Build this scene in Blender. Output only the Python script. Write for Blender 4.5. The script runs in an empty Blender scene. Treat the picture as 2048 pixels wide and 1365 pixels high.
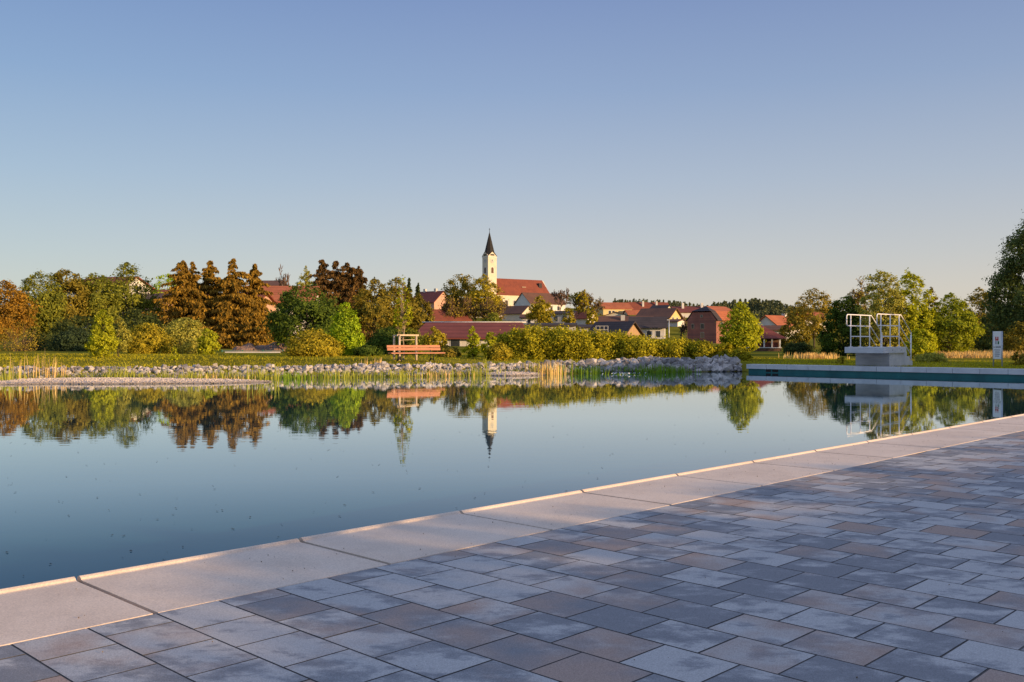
import bpy, math, random
import numpy as np
from mathutils import Vector
R = math.radians
random.seed(7); rng = np.random.default_rng(11)
scene = bpy.context.scene
col = scene.collection
F = 1934.0; EYE = 1.17; HY = 683.0; CX = 1024.0
C2 = np.array([.696, .718]); W2 = np.array([.718, -.696])     # along the pool edge / away from the water
SUN_AZ, SUN_EL = R(121), R(9.5)                               # clockwise from +Y

# ------------------------------------------------------------------ helpers
def pxx(px, D): return (px - CX) / F * D
def pyz(py, D): return EYE - (py - HY) / F * D
def tag(o, label=None, cat=None, group=None, kind=None):
    if label: o['label'] = label
    if cat: o['category'] = cat
    if group: o['group'] = group
    if kind: o['kind'] = kind
    return o
def empty(name, loc, rz, label, cat, group=None):
    o = bpy.data.objects.new(name, None); col.objects.link(o)
    o.empty_display_size = .2
    o.location = loc; o.rotation_euler = (0, 0, rz)
    return tag(o, label, cat, group)
def mesh_np(name, V, faces, mat, smooth=False):
    """faces: int array (n,3) or (n,4)"""
    me = bpy.data.meshes.new(name)
    V = np.asarray(V, dtype=np.float32); Fc = np.asarray(faces, dtype=np.int32)
    k = Fc.shape[1]; n = len(Fc)
    me.vertices.add(len(V)); me.vertices.foreach_set('co', V.ravel())
    me.loops.add(n * k); me.loops.foreach_set('vertex_index', Fc.ravel())
    me.polygons.add(n); me.polygons.foreach_set('loop_start', np.arange(0, n * k, k, dtype=np.int32))
    me.polygons.foreach_set('loop_total', np.full(n, k, dtype=np.int32))
    me.polygons.foreach_set('use_smooth', np.full(n, bool(smooth)))
    me.update(calc_edges=True)
    if mat: me.materials.append(mat)
    return me
def link(name, me, parent=None):
    o = bpy.data.objects.new(name, me); col.objects.link(o)
    if parent: o.parent = parent
    return o
class MB:
    def __init__(s): s.v = []; s.f = []; s.sm = []
    def add(s, vs, fs, sm=False):
        b = len(s.v); s.v += [tuple(v) for v in vs]
        for f in fs: s.f.append(tuple(i + b for i in f)); s.sm.append(sm)
    def box(s, x0, x1, y0, y1, z0, z1):
        s.add([(x0,y0,z0),(x1,y0,z0),(x1,y1,z0),(x0,y1,z0),(x0,y0,z1),(x1,y0,z1),(x1,y1,z1),(x0,y1,z1)],
              [(0,3,2,1),(4,5,6,7),(0,1,5,4),(1,2,6,5),(2,3,7,6),(3,0,4,7)])
    def obox(s, p0, p1, w, h):
        """bar from p0 to p1 with section w x h"""
        p0, p1 = Vector(p0), Vector(p1); d = (p1 - p0).normalized()
        u = d.cross(Vector((0,0,1)));
        if u.length < 1e-3: u = Vector((1,0,0))
        u.normalize(); v = u.cross(d)
        vs = [p + u*a*w/2 + v*b*h/2 for p in (p0, p1) for a, b in ((-1,-1),(1,-1),(1,1),(-1,1))]
        s.add(vs, [(3,2,1,0),(4,5,6,7),(0,1,5,4),(1,2,6,5),(2,3,7,6),(3,0,4,7)])
    def tube(s, pts, r, n=8, cap=True):
        pts = [Vector(p) for p in pts]; k = len(pts)
        rs = r if isinstance(r, (list, tuple)) else [r] * k
        vs = []; ref = None
        for i, p in enumerate(pts):
            d = (pts[min(i+1, k-1)] - pts[max(i-1, 0)]).normalized()
            if ref is None:
                ref = d.orthogonal().normalized()
            u = (ref - d * ref.dot(d)).normalized(); ref = u; v = d.cross(u)
            vs += [p + (u*math.cos(2*math.pi*j/n) + v*math.sin(2*math.pi*j/n)) * rs[i] for j in range(n)]
        fs = []
        for i in range(k-1):
            for j in range(n):
                fs.append((i*n+j, i*n+(j+1)%n, (i+1)*n+(j+1)%n, (i+1)*n+j))
        s.add(vs, fs, True)
        if cap:
            b = len(s.v) - len(vs)
            s.f.append(tuple(b + j for j in reversed(range(n)))); s.sm.append(False)
            s.f.append(tuple(b + (k-1)*n + j for j in range(n))); s.sm.append(False)
    def build(s, name, mat, parent=None):
        me = bpy.data.meshes.new(name); me.from_pydata(s.v, [], s.f)
        me.polygons.foreach_set('use_smooth', s.sm); me.update()
        if mat: me.materials.append(mat)
        return link(name, me, parent)

# ------------------------------------------------------------------ materials
def newmat(name):
    m = bpy.data.materials.new(name); m.use_nodes = True
    nt = m.node_tree; nt.nodes.clear()
    out = nt.nodes.new('ShaderNodeOutputMaterial')
    return m, nt, out
def N(nt, t, **kw):
    n = nt.nodes.new(t)
    for k, v in kw.items():
        if hasattr(n, k) and not k[0].isupper(): setattr(n, k, v)
        else: n.inputs[k.replace('_', ' ')].default_value = v
    return n
def c4(c): return (c[0], c[1], c[2], 1)
def ramp(nt, stops, fac):
    r = nt.nodes.new('ShaderNodeValToRGB'); e = r.color_ramp.elements
    while len(e) < len(stops): e.new(.5)
    for i, (p, c) in enumerate(stops): e[i].position = p; e[i].color = c4(c)
    nt.links.new(fac, r.inputs[0]); return r
def solid(name, c1, c2=None, scale=3, rough=.8, bump=0, bscale=60, metal=0, stretch=(1,1,1), detail=5, spec=.3):
    m, nt, out = newmat(name); L = nt.links.new
    p = N(nt, 'ShaderNodeBsdfPrincipled'); p.inputs['Roughness'].default_value = rough
    p.inputs['Metallic'].default_value = metal; p.inputs['Specular IOR Level'].default_value = spec
    if c2 is None: c2 = tuple(x * .75 for x in c1)
    tc = N(nt, 'ShaderNodeTexCoord'); mp = N(nt, 'ShaderNodeMapping'); mp.inputs['Scale'].default_value = stretch
    L(tc.outputs['Object'], mp.inputs['Vector'])
    n = N(nt, 'ShaderNodeTexNoise'); n.inputs['Scale'].default_value = scale; n.inputs['Detail'].default_value = detail
    L(mp.outputs[0], n.inputs['Vector'])
    r = ramp(nt, [(.33, c2), (.67, c1)], n.outputs[0]); L(r.outputs[0], p.inputs['Base Color'])
    if bump:
        n2 = N(nt, 'ShaderNodeTexNoise'); n2.inputs['Scale'].default_value = bscale; n2.inputs['Detail'].default_value = 3
        L(mp.outputs[0], n2.inputs['Vector'])
        b = N(nt, 'ShaderNodeBump'); b.inputs['Strength'].default_value = bump; b.inputs['Distance'].default_value = .02
        L(n2.outputs[0], b.inputs['Height']); L(b.outputs[0], p.inputs['Normal'])
    L(p.outputs[0], out.inputs[0]); return m
def leafmat(name, dark, light, trans=.3, nscale=.7):
    m, nt, out = newmat(name); L = nt.links.new
    g = N(nt, 'ShaderNodeNewGeometry'); tc = N(nt, 'ShaderNodeTexCoord')
    n = N(nt, 'ShaderNodeTexNoise'); n.inputs['Scale'].default_value = nscale; n.inputs['Detail'].default_value = 2
    L(tc.outputs['Object'], n.inputs['Vector'])
    a = N(nt, 'ShaderNodeMath', operation='MULTIPLY_ADD'); a.inputs[1].default_value = .55; a.inputs[2].default_value = -.05
    L(g.outputs['Random Per Island'], a.inputs[0])
    b = N(nt, 'ShaderNodeMath', operation='MULTIPLY_ADD'); b.inputs[1].default_value = .6
    L(n.outputs[0], b.inputs[0]); L(a.outputs[0], b.inputs[2])
    LG = (2.6, 2.6, 1.7)
    r = ramp(nt, [(.12, tuple(x*1.9 for x in dark)), (.78, tuple(x*g_ for x, g_ in zip(light, LG)))], b.outputs[0])
    d = N(nt, 'ShaderNodeBsdfDiffuse'); t = N(nt, 'ShaderNodeBsdfTranslucent')
    hs = N(nt, 'ShaderNodeHueSaturation'); hs.inputs['Saturation'].default_value = 1.1; hs.inputs['Value'].default_value = 1.25
    L(r.outputs[0], hs.inputs['Color']); L(r.outputs[0], d.inputs[0]); L(hs.outputs[0], t.inputs[0])
    mx = N(nt, 'ShaderNodeMixShader'); mx.inputs[0].default_value = trans
    L(d.outputs[0], mx.inputs[1]); L(t.outputs[0], mx.inputs[2]); L(mx.outputs[0], out.inputs[0]); return m
def tilemat(name, c1, c2, row=.34):
    """roof tiles: courses across the slope (object Z) with blotchy weathering"""
    m, nt, out = newmat(name); L = nt.links.new
    tc = N(nt, 'ShaderNodeTexCoord'); p = N(nt, 'ShaderNodeBsdfPrincipled'); p.inputs['Roughness'].default_value = .85
    p.inputs['Specular IOR Level'].default_value = .2
    n = N(nt, 'ShaderNodeTexNoise'); n.inputs['Scale'].default_value = .35; n.inputs['Detail'].default_value = 7; n.inputs['Roughness'].default_value = .7
    L(tc.outputs['Object'], n.inputs['Vector'])
    r = ramp(nt, [(.32, c2), (.68, c1)], n.outputs[0])
    w = N(nt, 'ShaderNodeTexWave', wave_type='BANDS', bands_direction='Z', wave_profile='SAW'); w.inputs['Scale'].default_value = .314 / row
    w.inputs['Distortion'].default_value = .25
    L(tc.outputs['Object'], w.inputs['Vector'])
    mm = N(nt, 'ShaderNodeMapRange'); mm.inputs['To Min'].default_value = .72; mm.inputs['To Max'].default_value = 1.08
    L(w.outputs['Fac'], mm.inputs[0])
    hs = N(nt, 'ShaderNodeHueSaturation'); L(r.outputs[0], hs.inputs['Color']); L(mm.outputs[0], hs.inputs['Value'])
    L(hs.outputs[0], p.inputs['Base Color']); L(p.outputs[0], out.inputs[0]); return m

M = {}
M['golden'] = leafmat('golden_leaf', (.05,.05,.010), (.20,.16,.022))
M['hedge'] = leafmat('hedge_leaf', (.035,.045,.008), (.20,.175,.018), nscale=1.6)
M['olive'] = leafmat('olive_leaf', (.035,.04,.012), (.13,.10,.022))
M['mid'] = leafmat('mid_leaf', (.025,.04,.012), (.115,.115,.022))
M['dark'] = leafmat('dark_leaf', (.012,.026,.010), (.05,.07,.015), nscale=1)
M['leafy'] = leafmat('leafy_green', (.03,.05,.010), (.15,.16,.02), .35)
M['bigdark'] = leafmat('tall_tree_leaf', (.022,.034,.018), (.065,.08,.032), nscale=1)
M['deep'] = leafmat('dark_shade_leaf', (.010,.017,.009), (.038,.047,.019), nscale=1)  # dark tone also paints in the shade under the left trees
M['light'] = leafmat('light_leaf', (.055,.09,.010), (.19,.24,.02), .35)
M['lime'] = leafmat('lime_leaf', (.06,.075,.010), (.22,.22,.02), .35)
M['birch'] = leafmat('birch_leaf', (.06,.07,.015), (.22,.20,.06), .35)
M['rust'] = leafmat('rust_leaf', (.05,.032,.010), (.17,.095,.02))
M['spruce'] = leafmat('spruce_needle', (.03,.023,.008), (.145,.086,.019), .15, nscale=.9)
M['copper'] = leafmat('copper_needle', (.022,.015,.009), (.075,.043,.02), .12)
M['blue'] = leafmat('bluegreen_leaf', (.010,.017,.012), (.028,.04,.025))
M['brownbud'] = leafmat('budding_leaf', (.05,.042,.012), (.165,.125,.028))
M['far'] = leafmat('far_haze_leaf', (.022,.032,.026), (.065,.07,.045), .1, nscale=.03)  # bluish tint paints in the haze of distance
M['reed'] = leafmat('reed_blade', (.05,.065,.014), (.19,.19,.045), .3, nscale=2)
M['reedg'] = leafmat('reed_green', (.03,.055,.012), (.09,.14,.02), .35, nscale=2)
M['dry'] = leafmat('dry_reed', (.20,.135,.07), (.36,.25,.14), .25, nscale=2)
M['grass'] = leafmat('grass_blade', (.05,.055,.008), (.25,.215,.016), .3, nscale=.5)
M['bark'] = solid('bark', (.10,.075,.05), (.045,.035,.025), 8)
M['barklight'] = solid('bark_light', (.34,.26,.18), (.2,.14,.09), 8)
M['twig'] = solid('twig', (.17,.10,.06), (.09,.06,.04), 8)
M['white'] = solid('white_render', (.66,.63,.59), (.57,.54,.50), .6)
M['cream'] = solid('cream_render', (.62,.555,.43), (.55,.49,.38), .5)
M['yellow'] = solid('yellow_render', (.60,.47,.22), (.54,.42,.19), .5)
M['pink'] = solid('pink_render', (.55,.32,.23), (.48,.28,.2), .5)
M['greyw'] = solid('grey_render', (.52,.50,.46), (.42,.40,.38), .5)
M['timber'] = solid('timber_boards', (.42,.28,.15), (.28,.17,.09), 1.2, stretch=(5,5,.5))
M['darkwood'] = solid('dark_timber', (.14,.075,.045), (.09,.05,.03), 2, stretch=(5,5,.5))
M['redwood'] = solid('redbrown_boards', (.20,.055,.035), (.14,.04,.028), 2, stretch=(6,6,.5))
M['tile_red'] = tilemat('red_tiles', (.26,.075,.042), (.175,.052,.034))
M['tile_orange'] = tilemat('orange_tiles', (.46,.15,.065), (.31,.095,.045))
M['tile_maroon'] = tilemat('maroon_tiles', (.22,.065,.05), (.155,.045,.036), row=.38)
M['tile_brown'] = tilemat('brown_tiles', (.17,.085,.055), (.11,.06,.045))
M['tile_dark'] = tilemat('dark_tiles', (.075,.06,.06), (.045,.038,.04))
M['slate'] = solid('spire_slate', (.026,.023,.021), (.016,.015,.015), .6)
M['frame'] = solid('window_frame', (.7,.68,.64), rough=.5)
M['framedark'] = solid('stone_surround', (.45,.38,.28), rough=.7)
M['pane'] = solid('window_pane', (.035,.04,.05), (.02,.024,.03), rough=.12, spec=.6)
M['concrete'] = solid('concrete', (.66,.65,.63), (.54,.535,.53), 3.5, bump=.15, bscale=40)
M['concrete_board'] = solid('shuttered_concrete', (.46,.45,.45), (.33,.33,.34), 2.2, bump=.15, bscale=30, stretch=(1,1,5))
M['liner'] = solid('green_liner', (.012,.15,.15), (.008,.10,.105), 2, rough=.35)
M['hole'] = solid('dark_opening', (.03,.022,.018))
M['steel'] = solid('brushed_steel', (.90,.84,.79), (.82,.77,.73), 12, rough=.42, metal=.1, spec=.5)
M['galv'] = solid('galvanised', (.5,.52,.55), rough=.45, metal=.3)
M['bench'] = solid('bench_plank', (.48,.20,.11), (.36,.13,.07), 3, rough=.55, stretch=(1,12,12))
M['iron'] = solid('dark_iron', (.02,.02,.02), rough=.6)
M['post'] = solid('peeled_post', (.58,.47,.34), (.44,.33,.22), 6, stretch=(3,3,.6))
M['greenpost'] = solid('green_fence_paint', (.05,.2,.14), rough=.5)
M['earth'] = solid('bare_earth', (.30,.19,.13), (.13,.075,.05), 2.5, bump=.6, bscale=8)
M['sign'] = solid('sign_white', (.82,.82,.82), (.78,.78,.78), rough=.4)
M['ink'] = solid('sign_ink', (.06,.06,.07)); M['inkred'] = solid('sign_red', (.6,.06,.05)); M['inkgreen'] = solid('sign_green', (.02,.14,.05))
M['inkgrey'] = solid('sign_grey', (.25,.25,.27))
M['petal'] = solid('white_petal', (.85,.83,.78))
M['speck'] = solid('speck', (.03,.03,.03))
M['joint_edge'] = solid('joint_edge', (.085,.078,.072), (.05,.047,.045), 40)
M['litter'] = solid('litter', (.30,.22,.15), (.06,.05,.04), 300)
M['wire'] = solid('fence_wire', (.16,.22,.2), rough=.5)

def stonemat(name, c1, c2, c3):
    m, nt, out = newmat(name); L = nt.links.new
    tc = N(nt, 'ShaderNodeTexCoord'); oi = N(nt, 'ShaderNodeObjectInfo'); g = N(nt, 'ShaderNodeNewGeometry')
    p = N(nt, 'ShaderNodeBsdfPrincipled'); p.inputs['Roughness'].default_value = .85; p.inputs['Specular IOR Level'].default_value = .2
    n = N(nt, 'ShaderNodeTexNoise'); n.inputs['Scale'].default_value = 5; n.inputs['Detail'].default_value = 6
    L(tc.outputs['Object'], n.inputs['Vector'])
    a = N(nt, 'ShaderNodeMath', operation='ADD'); L(oi.outputs['Random'], a.inputs[0]); L(g.outputs['Random Per Island'], a.inputs[1])
    fr = N(nt, 'ShaderNodeMath', operation='FRACT'); L(a.outputs[0], fr.inputs[0])
    b = N(nt, 'ShaderNodeMath', operation='MULTIPLY_ADD'); b.inputs[1].default_value = .5
    L(fr.outputs[0], b.inputs[0]); 
    h = N(nt, 'ShaderNodeMath', operation='MULTIPLY'); h.inputs[1].default_value = .5; L(n.outputs[0], h.inputs[0]); L(h.outputs[0], b.inputs[2])
    r = ramp(nt, [(.15, c1), (.5, c2), (.85, c3)], b.outputs[0]); sz = N(nt, 'ShaderNodeSeparateXYZ'); L(g.outputs['Position'], sz.inputs[0])
    wet = N(nt, 'ShaderNodeMapRange'); wet.inputs['From Min'].default_value = .01; wet.inputs['From Max'].default_value = .07; wet.inputs['To Min'].default_value = .4; wet.inputs['To Max'].default_value = 1.; L(sz.outputs['Z'], wet.inputs[0])
    hs = N(nt, 'ShaderNodeHueSaturation'); L(r.outputs[0], hs.inputs['Color']); L(wet.outputs[0], hs.inputs['Value'])
    L(hs.outputs[0], p.inputs['Base Color']); L(p.outputs[0], out.inputs[0]); return m
M['stone'] = stonemat('bank_stone', (.11,.10,.10), (.33,.30,.27), (.60,.53,.465))
M['pebble'] = stonemat('pebble', (.36,.30,.25), (.52,.44,.37), (.68,.58,.49))

def brickmat():
    m, nt, out = newmat('old_brick'); L = nt.links.new
    tc = N(nt, 'ShaderNodeTexCoord'); p = N(nt, 'ShaderNodeBsdfPrincipled'); p.inputs['Roughness'].default_value = .9
    b = N(nt, 'ShaderNodeTexBrick'); b.inputs['Scale'].default_value = 2.2
    b.inputs['Color1'].default_value = c4((.30,.10,.07)); b.inputs['Color2'].default_value = c4((.20,.07,.055)); b.inputs['Mortar'].default_value = c4((.27,.17,.13))
    mp = N(nt, 'ShaderNodeMapping'); mp.inputs['Rotation'].default_value = (R(90), 0, R(45)); L(tc.outputs['Object'], mp.inputs[0]); L(mp.outputs[0], b.inputs[0])
    n = N(nt, 'ShaderNodeTexNoise'); n.inputs['Scale'].default_value = .8; n.inputs['Detail'].default_value = 6; L(tc.outputs['Object'], n.inputs[0])
    mr = N(nt, 'ShaderNodeMapRange'); mr.inputs['To Min'].default_value = .6; mr.inputs['To Max'].default_value = 1.4; L(n.outputs[0], mr.inputs[0])
    hs = N(nt, 'ShaderNodeHueSaturation'); L(b.outputs[0], hs.inputs['Color']); L(mr.outputs[0], hs.inputs['Value'])
    L(hs.outputs[0], p.inputs['Base Color']); L(p.outputs[0], out.inputs[0]); return m
M['brick'] = brickmat()

def pavermat():
    m, nt, out = newmat('paver_stone'); L = nt.links.new
    g = N(nt, 'ShaderNodeNewGeometry'); tc = N(nt, 'ShaderNodeTexCoord')
    p = N(nt, 'ShaderNodeBsdfPrincipled'); p.inputs['Roughness'].default_value = .82; p.inputs['Specular IOR Level'].default_value = .25
    # per-stone shift of the texture space so no blotch runs over a joint
    sc = N(nt, 'ShaderNodeVectorMath', operation='SCALE'); sc.inputs[3].default_value = 57.
    cb = N(nt, 'ShaderNodeCombineXYZ')
    for i in range(3): L(g.outputs['Random Per Island'], cb.inputs[i])
    L(cb.outputs[0], sc.inputs[0])
    ad = N(nt, 'ShaderNodeVectorMath', operation='ADD'); L(tc.outputs['Object'], ad.inputs[0]); L(sc.outputs[0], ad.inputs[1])
    mp = N(nt, 'ShaderNodeMapping'); mp.inputs['Rotation'].default_value = (0, 0, R(44)); mp.inputs['Scale'].default_value = (1., 1.6, 1); L(ad.outputs[0], mp.inputs[0])
    blot = N(nt, 'ShaderNodeTexNoise'); blot.inputs['Scale'].default_value = 4.6; blot.inputs['Detail'].default_value = 11; blot.inputs['Roughness'].default_value = .66
    L(mp.outputs[0], blot.inputs['Vector'])
    wn = N(nt, 'ShaderNodeTexWhiteNoise', noise_dimensions='1D'); L(g.outputs['Random Per Island'], wn.inputs['W'])
    # threshold depends on the stone
    th = N(nt, 'ShaderNodeMath', operation='MULTIPLY_ADD'); th.inputs[1].default_value = .22; th.inputs[2].default_value = -.105; L(wn.outputs[0], th.inputs[0])
    s1 = N(nt, 'ShaderNodeMath', operation='ADD'); L(blot.outputs[0], s1.inputs[0]); L(th.outputs[0], s1.inputs[1])
    grey = ramp(nt, [(.42, (.215,.215,.222)), (.49, (.275,.272,.275)), (.56, (.43,.415,.395))], s1.outputs[0])
    br = N(nt, 'ShaderNodeTexNoise'); br.inputs['Scale'].default_value = 3.4; br.inputs['Detail'].default_value = 8; L(ad.outputs[0], br.inputs['Vector'])
    wn2 = N(nt, 'ShaderNodeTexWhiteNoise', noise_dimensions='1D')
    a2 = N(nt, 'ShaderNodeMath', operation='ADD'); a2.inputs[1].default_value = 3.7; L(g.outputs['Random Per Island'], a2.inputs[0]); L(a2.outputs[0], wn2.inputs['W'])
    s2 = N(nt, 'ShaderNodeMath', operation='MULTIPLY_ADD'); s2.inputs[1].default_value = .5; L(wn2.outputs[0], s2.inputs[0]); L(br.outputs[0], s2.inputs[2])
    bf = N(nt, 'ShaderNodeMapRange'); bf.inputs['From Min'].default_value = .80; bf.inputs['From Max'].default_value = 1.04; L(s2.outputs[0], bf.inputs[0])
    mx = N(nt, 'ShaderNodeMix', data_type='RGBA'); L(bf.outputs[0], mx.inputs['Factor']); L(grey.outputs[0], mx.inputs['A']); mx.inputs['B'].default_value = c4((.36,.265,.215))
    fine = N(nt, 'ShaderNodeTexNoise'); fine.inputs['Scale'].default_value = 260; fine.inputs['Detail'].default_value = 2; L(tc.outputs['Object'], fine.inputs[0])
    mr = N(nt, 'ShaderNodeMapRange'); mr.inputs['From Min'].default_value = .3; mr.inputs['From Max'].default_value = .7; mr.inputs['To Min'].default_value = .78; mr.inputs['To Max'].default_value = 1.2; L(fine.outputs[0], mr.inputs[0])
    hs = N(nt, 'ShaderNodeHueSaturation'); L(mx.outputs['Result'], hs.inputs['Color']); L(mr.outputs[0], hs.inputs['Value'])
    L(hs.outputs[0], p.inputs['Base Color'])
    bp = N(nt, 'ShaderNodeBump'); bp.inputs['Strength'].default_value = .25; bp.inputs['Distance'].default_value = .003; L(fine.outputs[0], bp.inputs['Height']); L(bp.outputs[0], p.inputs['Normal'])
    L(p.outputs[0], out.inputs[0]); return m
M['paver'] = pavermat()
M['joint'] = solid('joint_sand', (.10,.09,.082), (.055,.05,.048), 9)
def copingmat():
    m, nt, out = newmat('coping_concrete'); L = nt.links.new
    tc = N(nt, 'ShaderNodeTexCoord'); p = N(nt, 'ShaderNodeBsdfPrincipled'); p.inputs['Roughness'].default_value = .8; p.inputs['Specular IOR Level'].default_value = .2
    n = N(nt, 'ShaderNodeTexNoise'); n.inputs['Scale'].default_value = 2.3; n.inputs['Detail'].default_value = 11; n.inputs['Roughness'].default_value = .7; L(tc.outputs['Object'], n.inputs[0])
    r = ramp(nt, [(.28, (.58,.455,.35)), (.5, (.70,.56,.435)), (.72, (.76,.62,.49))], n.outputs[0])
    f1 = N(nt, 'ShaderNodeTexNoise'); f1.inputs['Scale'].default_value = 150; f1.inputs['Detail'].default_value = 3; L(tc.outputs['Object'], f1.inputs[0])
    mr = N(nt, 'ShaderNodeMapRange'); mr.inputs['From Min'].default_value = .3; mr.inputs['From Max'].default_value = .7; mr.inputs['To Min'].default_value = .82; mr.inputs['To Max'].default_value = 1.12; L(f1.outputs[0], mr.inputs[0])
    hs = N(nt, 'ShaderNodeHueSaturation'); L(r.outputs[0], hs.inputs['Color']); L(mr.outputs[0], hs.inputs['Value']); L(hs.outputs[0], p.inputs['Base Color'])
    v = N(nt, 'ShaderNodeTexNoise'); v.inputs['Scale'].default_value = 210; v.inputs['Detail'].default_value = 4; v.inputs['Roughness'].default_value = .7; L(tc.outputs['Object'], v.inputs[0])
    bp = N(nt, 'ShaderNodeBump'); bp.inputs['Strength'].default_value = .35; bp.inputs['Distance'].default_value = .004; L(v.outputs[0], bp.inputs['Height']); L(bp.outputs[0], p.inputs['Normal'])
    L(p.outputs[0], out.inputs[0]); return m
M['coping'] = copingmat()
def watermat():
    m, nt, out = newmat('pond_water'); L = nt.links.new
    tc = N(nt, 'ShaderNodeTexCoord')
    d = N(nt, 'ShaderNodeBsdfDiffuse'); d.inputs[0].default_value = c4((.012,.078,.112))
    g = N(nt, 'ShaderNodeBsdfGlossy'); g.inputs['Roughness'].default_value = .012; g.inputs[0].default_value = (.92,.98,1,1)
    fr = N(nt, 'ShaderNodeFresnel'); fr.inputs['IOR'].default_value = 1.33
    mp = N(nt, 'ShaderNodeMapping'); mp.inputs['Scale'].default_value = (.35, 1.0, 1); L(tc.outputs['Object'], mp.inputs[0])
    n1 = N(nt, 'ShaderNodeTexNoise'); n1.inputs['Scale'].default_value = 5.; n1.inputs['Detail'].default_value = 2; L(mp.outputs[0], n1.inputs[0])
    n2 = N(nt, 'ShaderNodeTexNoise'); n2.inputs['Scale'].default_value = .16; n2.inputs['Detail'].default_value = 3; L(mp.outputs[0], n2.inputs[0])
    mr = N(nt, 'ShaderNodeMapRange'); mr.inputs['From Min'].default_value = .42; mr.inputs['From Max'].default_value = .68; mr.inputs['To Min'].default_value = .25; mr.inputs['To Max'].default_value = 1.0; L(n2.outputs[0], mr.inputs[0])
    mu = N(nt, 'ShaderNodeMath', operation='MULTIPLY'); L(n1.outputs[0], mu.inputs[0]); L(mr.outputs[0], mu.inputs[1])
    b = N(nt, 'ShaderNodeBump'); b.inputs['Strength'].default_value = 1.; b.inputs['Distance'].default_value = .0012; L(mu.outputs[0], b.inputs['Height'])
    L(b.outputs[0], g.inputs['Normal'])
    mx = N(nt, 'ShaderNodeMixShader'); rc = ramp(nt, [(.0,(.02,)*3),(.24,(.13,)*3),(.31,(.24,)*3),(.43,(.55,)*3),(.61,(.86,)*3),(.85,(.97,)*3)], fr.outputs[0]); L(rc.outputs[0], mx.inputs[0]); L(d.outputs[0], mx.inputs[1]); L(g.outputs[0], mx.inputs[2]); L(mx.outputs[0], out.inputs[0]); return m
M['water'] = watermat()
def groundmat():
    m, nt, out = newmat('meadow'); L = nt.links.new
    tc = N(nt, 'ShaderNodeTexCoord'); d = N(nt, 'ShaderNodeBsdfDiffuse')
    n = N(nt, 'ShaderNodeTexNoise'); n.inputs['Scale'].default_value = .12; n.inputs['Detail'].default_value = 9; n.inputs['Roughness'].default_value = .65; L(tc.outputs['Object'], n.inputs[0])
    r = ramp(nt, [(.3, (.08,.08,.012)), (.5, (.19,.17,.02)), (.7, (.30,.25,.04))], n.outputs[0])
    L(r.outputs[0], d.inputs[0]); L(d.outputs[0], out.inputs[0]); return m
M['ground'] = groundmat()

# ------------------------------------------------------------------ terrain
SX = [-60,-16,-11,-6,-2,1,5,8.9,9.05]; SY = [27,29.3,29.9,30.9,32.3,34.,36.,37.,37.]
def shore(x): return np.where(np.asarray(x) <= 9.05, np.interp(x, SX, SY), 36 - .9694*(np.asarray(x) - 9.05))
PRD = [40,60,150,200,250,350,516,700,1200,2600]; PRZ = [0,.05,.5,1.6,4.6,9.6,18.6,24,36,44]
def sstep(t): t = np.clip(t, 0, 1); return t*t*(3-2*t)
def ground_z(x, y):
    x = np.asarray(x, dtype=float); y = np.asarray(y, dtype=float)
    t = y - shore(x)
    soft = np.where(t < 0, np.maximum(-.5, t*.35), .30*sstep(t/1.1) + .15*sstep((t-2)/8) * sstep((2-x)/6))
    wall = np.where(t < .25, -.5, .27)
    z = np.where(x <= 9.05, soft, wall)
    hf = 1 - .38*sstep((x/np.maximum(y,1)-.185)/.07)*sstep((y-120)/120)
    return z + hf*np.interp(y, PRD, PRZ) + .04*np.sin(x*.21+y*.13)*np.clip((y-40)/20, 0, 1)
rat = np.concatenate([np.linspace(-2.0,-.62,24), np.linspace(-.6,.6,161), np.linspace(.62,1.5,18)])
offs = np.array([-2,-.8,-.3,0,.15,.3,.45,.7,.9,1.1,1.6,2.3,3.2,4.5,6,8,10,12.5,15.5,19,23,28,34,42,52,65,82,102,125,150,175,200,230,265,310,370,440,520,640,800,1000,1250,1600,2100,2900])
V = []
for r in rat:
    y = 30.
    for _ in range(80): y = .5*y + .5*float(shore(r*y))
    if r*y > 9.05: y = (36 + .9694*9.05) / (1 + .9694*r)
    yy = y + offs; xx = r*yy
    V.append(np.stack([xx, yy, ground_z(xx, yy)], 1))
V = np.concatenate(V); nr = len(offs)
Fq = [(i*nr+j, (i+1)*nr+j, (i+1)*nr+j+1, i*nr+j+1) for i in range(len(rat)-1) for j in range(nr-1)]
o = link('ground', mesh_np('ground', V, Fq, M['ground'], True)); tag(o, kind='structure')
def MN(m, n, z): return (m*C2[0] + n*W2[0], m*C2[1] + n*W2[1], z)
o = link('ground', mesh_np('ground_near', [MN(-220,-2.98,.25), MN(32.3,-2.98,.25), MN(32.3,220,.25), MN(-220,220,.25)], [(0,3,2,1)], M['ground'])); tag(o, kind='structure')
# water sheet
o = link('water', mesh_np('water', [(-120,-3,0),(19.6,-3,0)] and [MN(-90,-3.6,0), MN(32.2,-3.6,0), MN(32.2,-28,0), (9.3,40,0), (-30,40,0), (-120,40,0)], np.array([[0,1,2,3],[0,3,4,5]]), M['water'])); tag(o, kind='structure')

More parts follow.
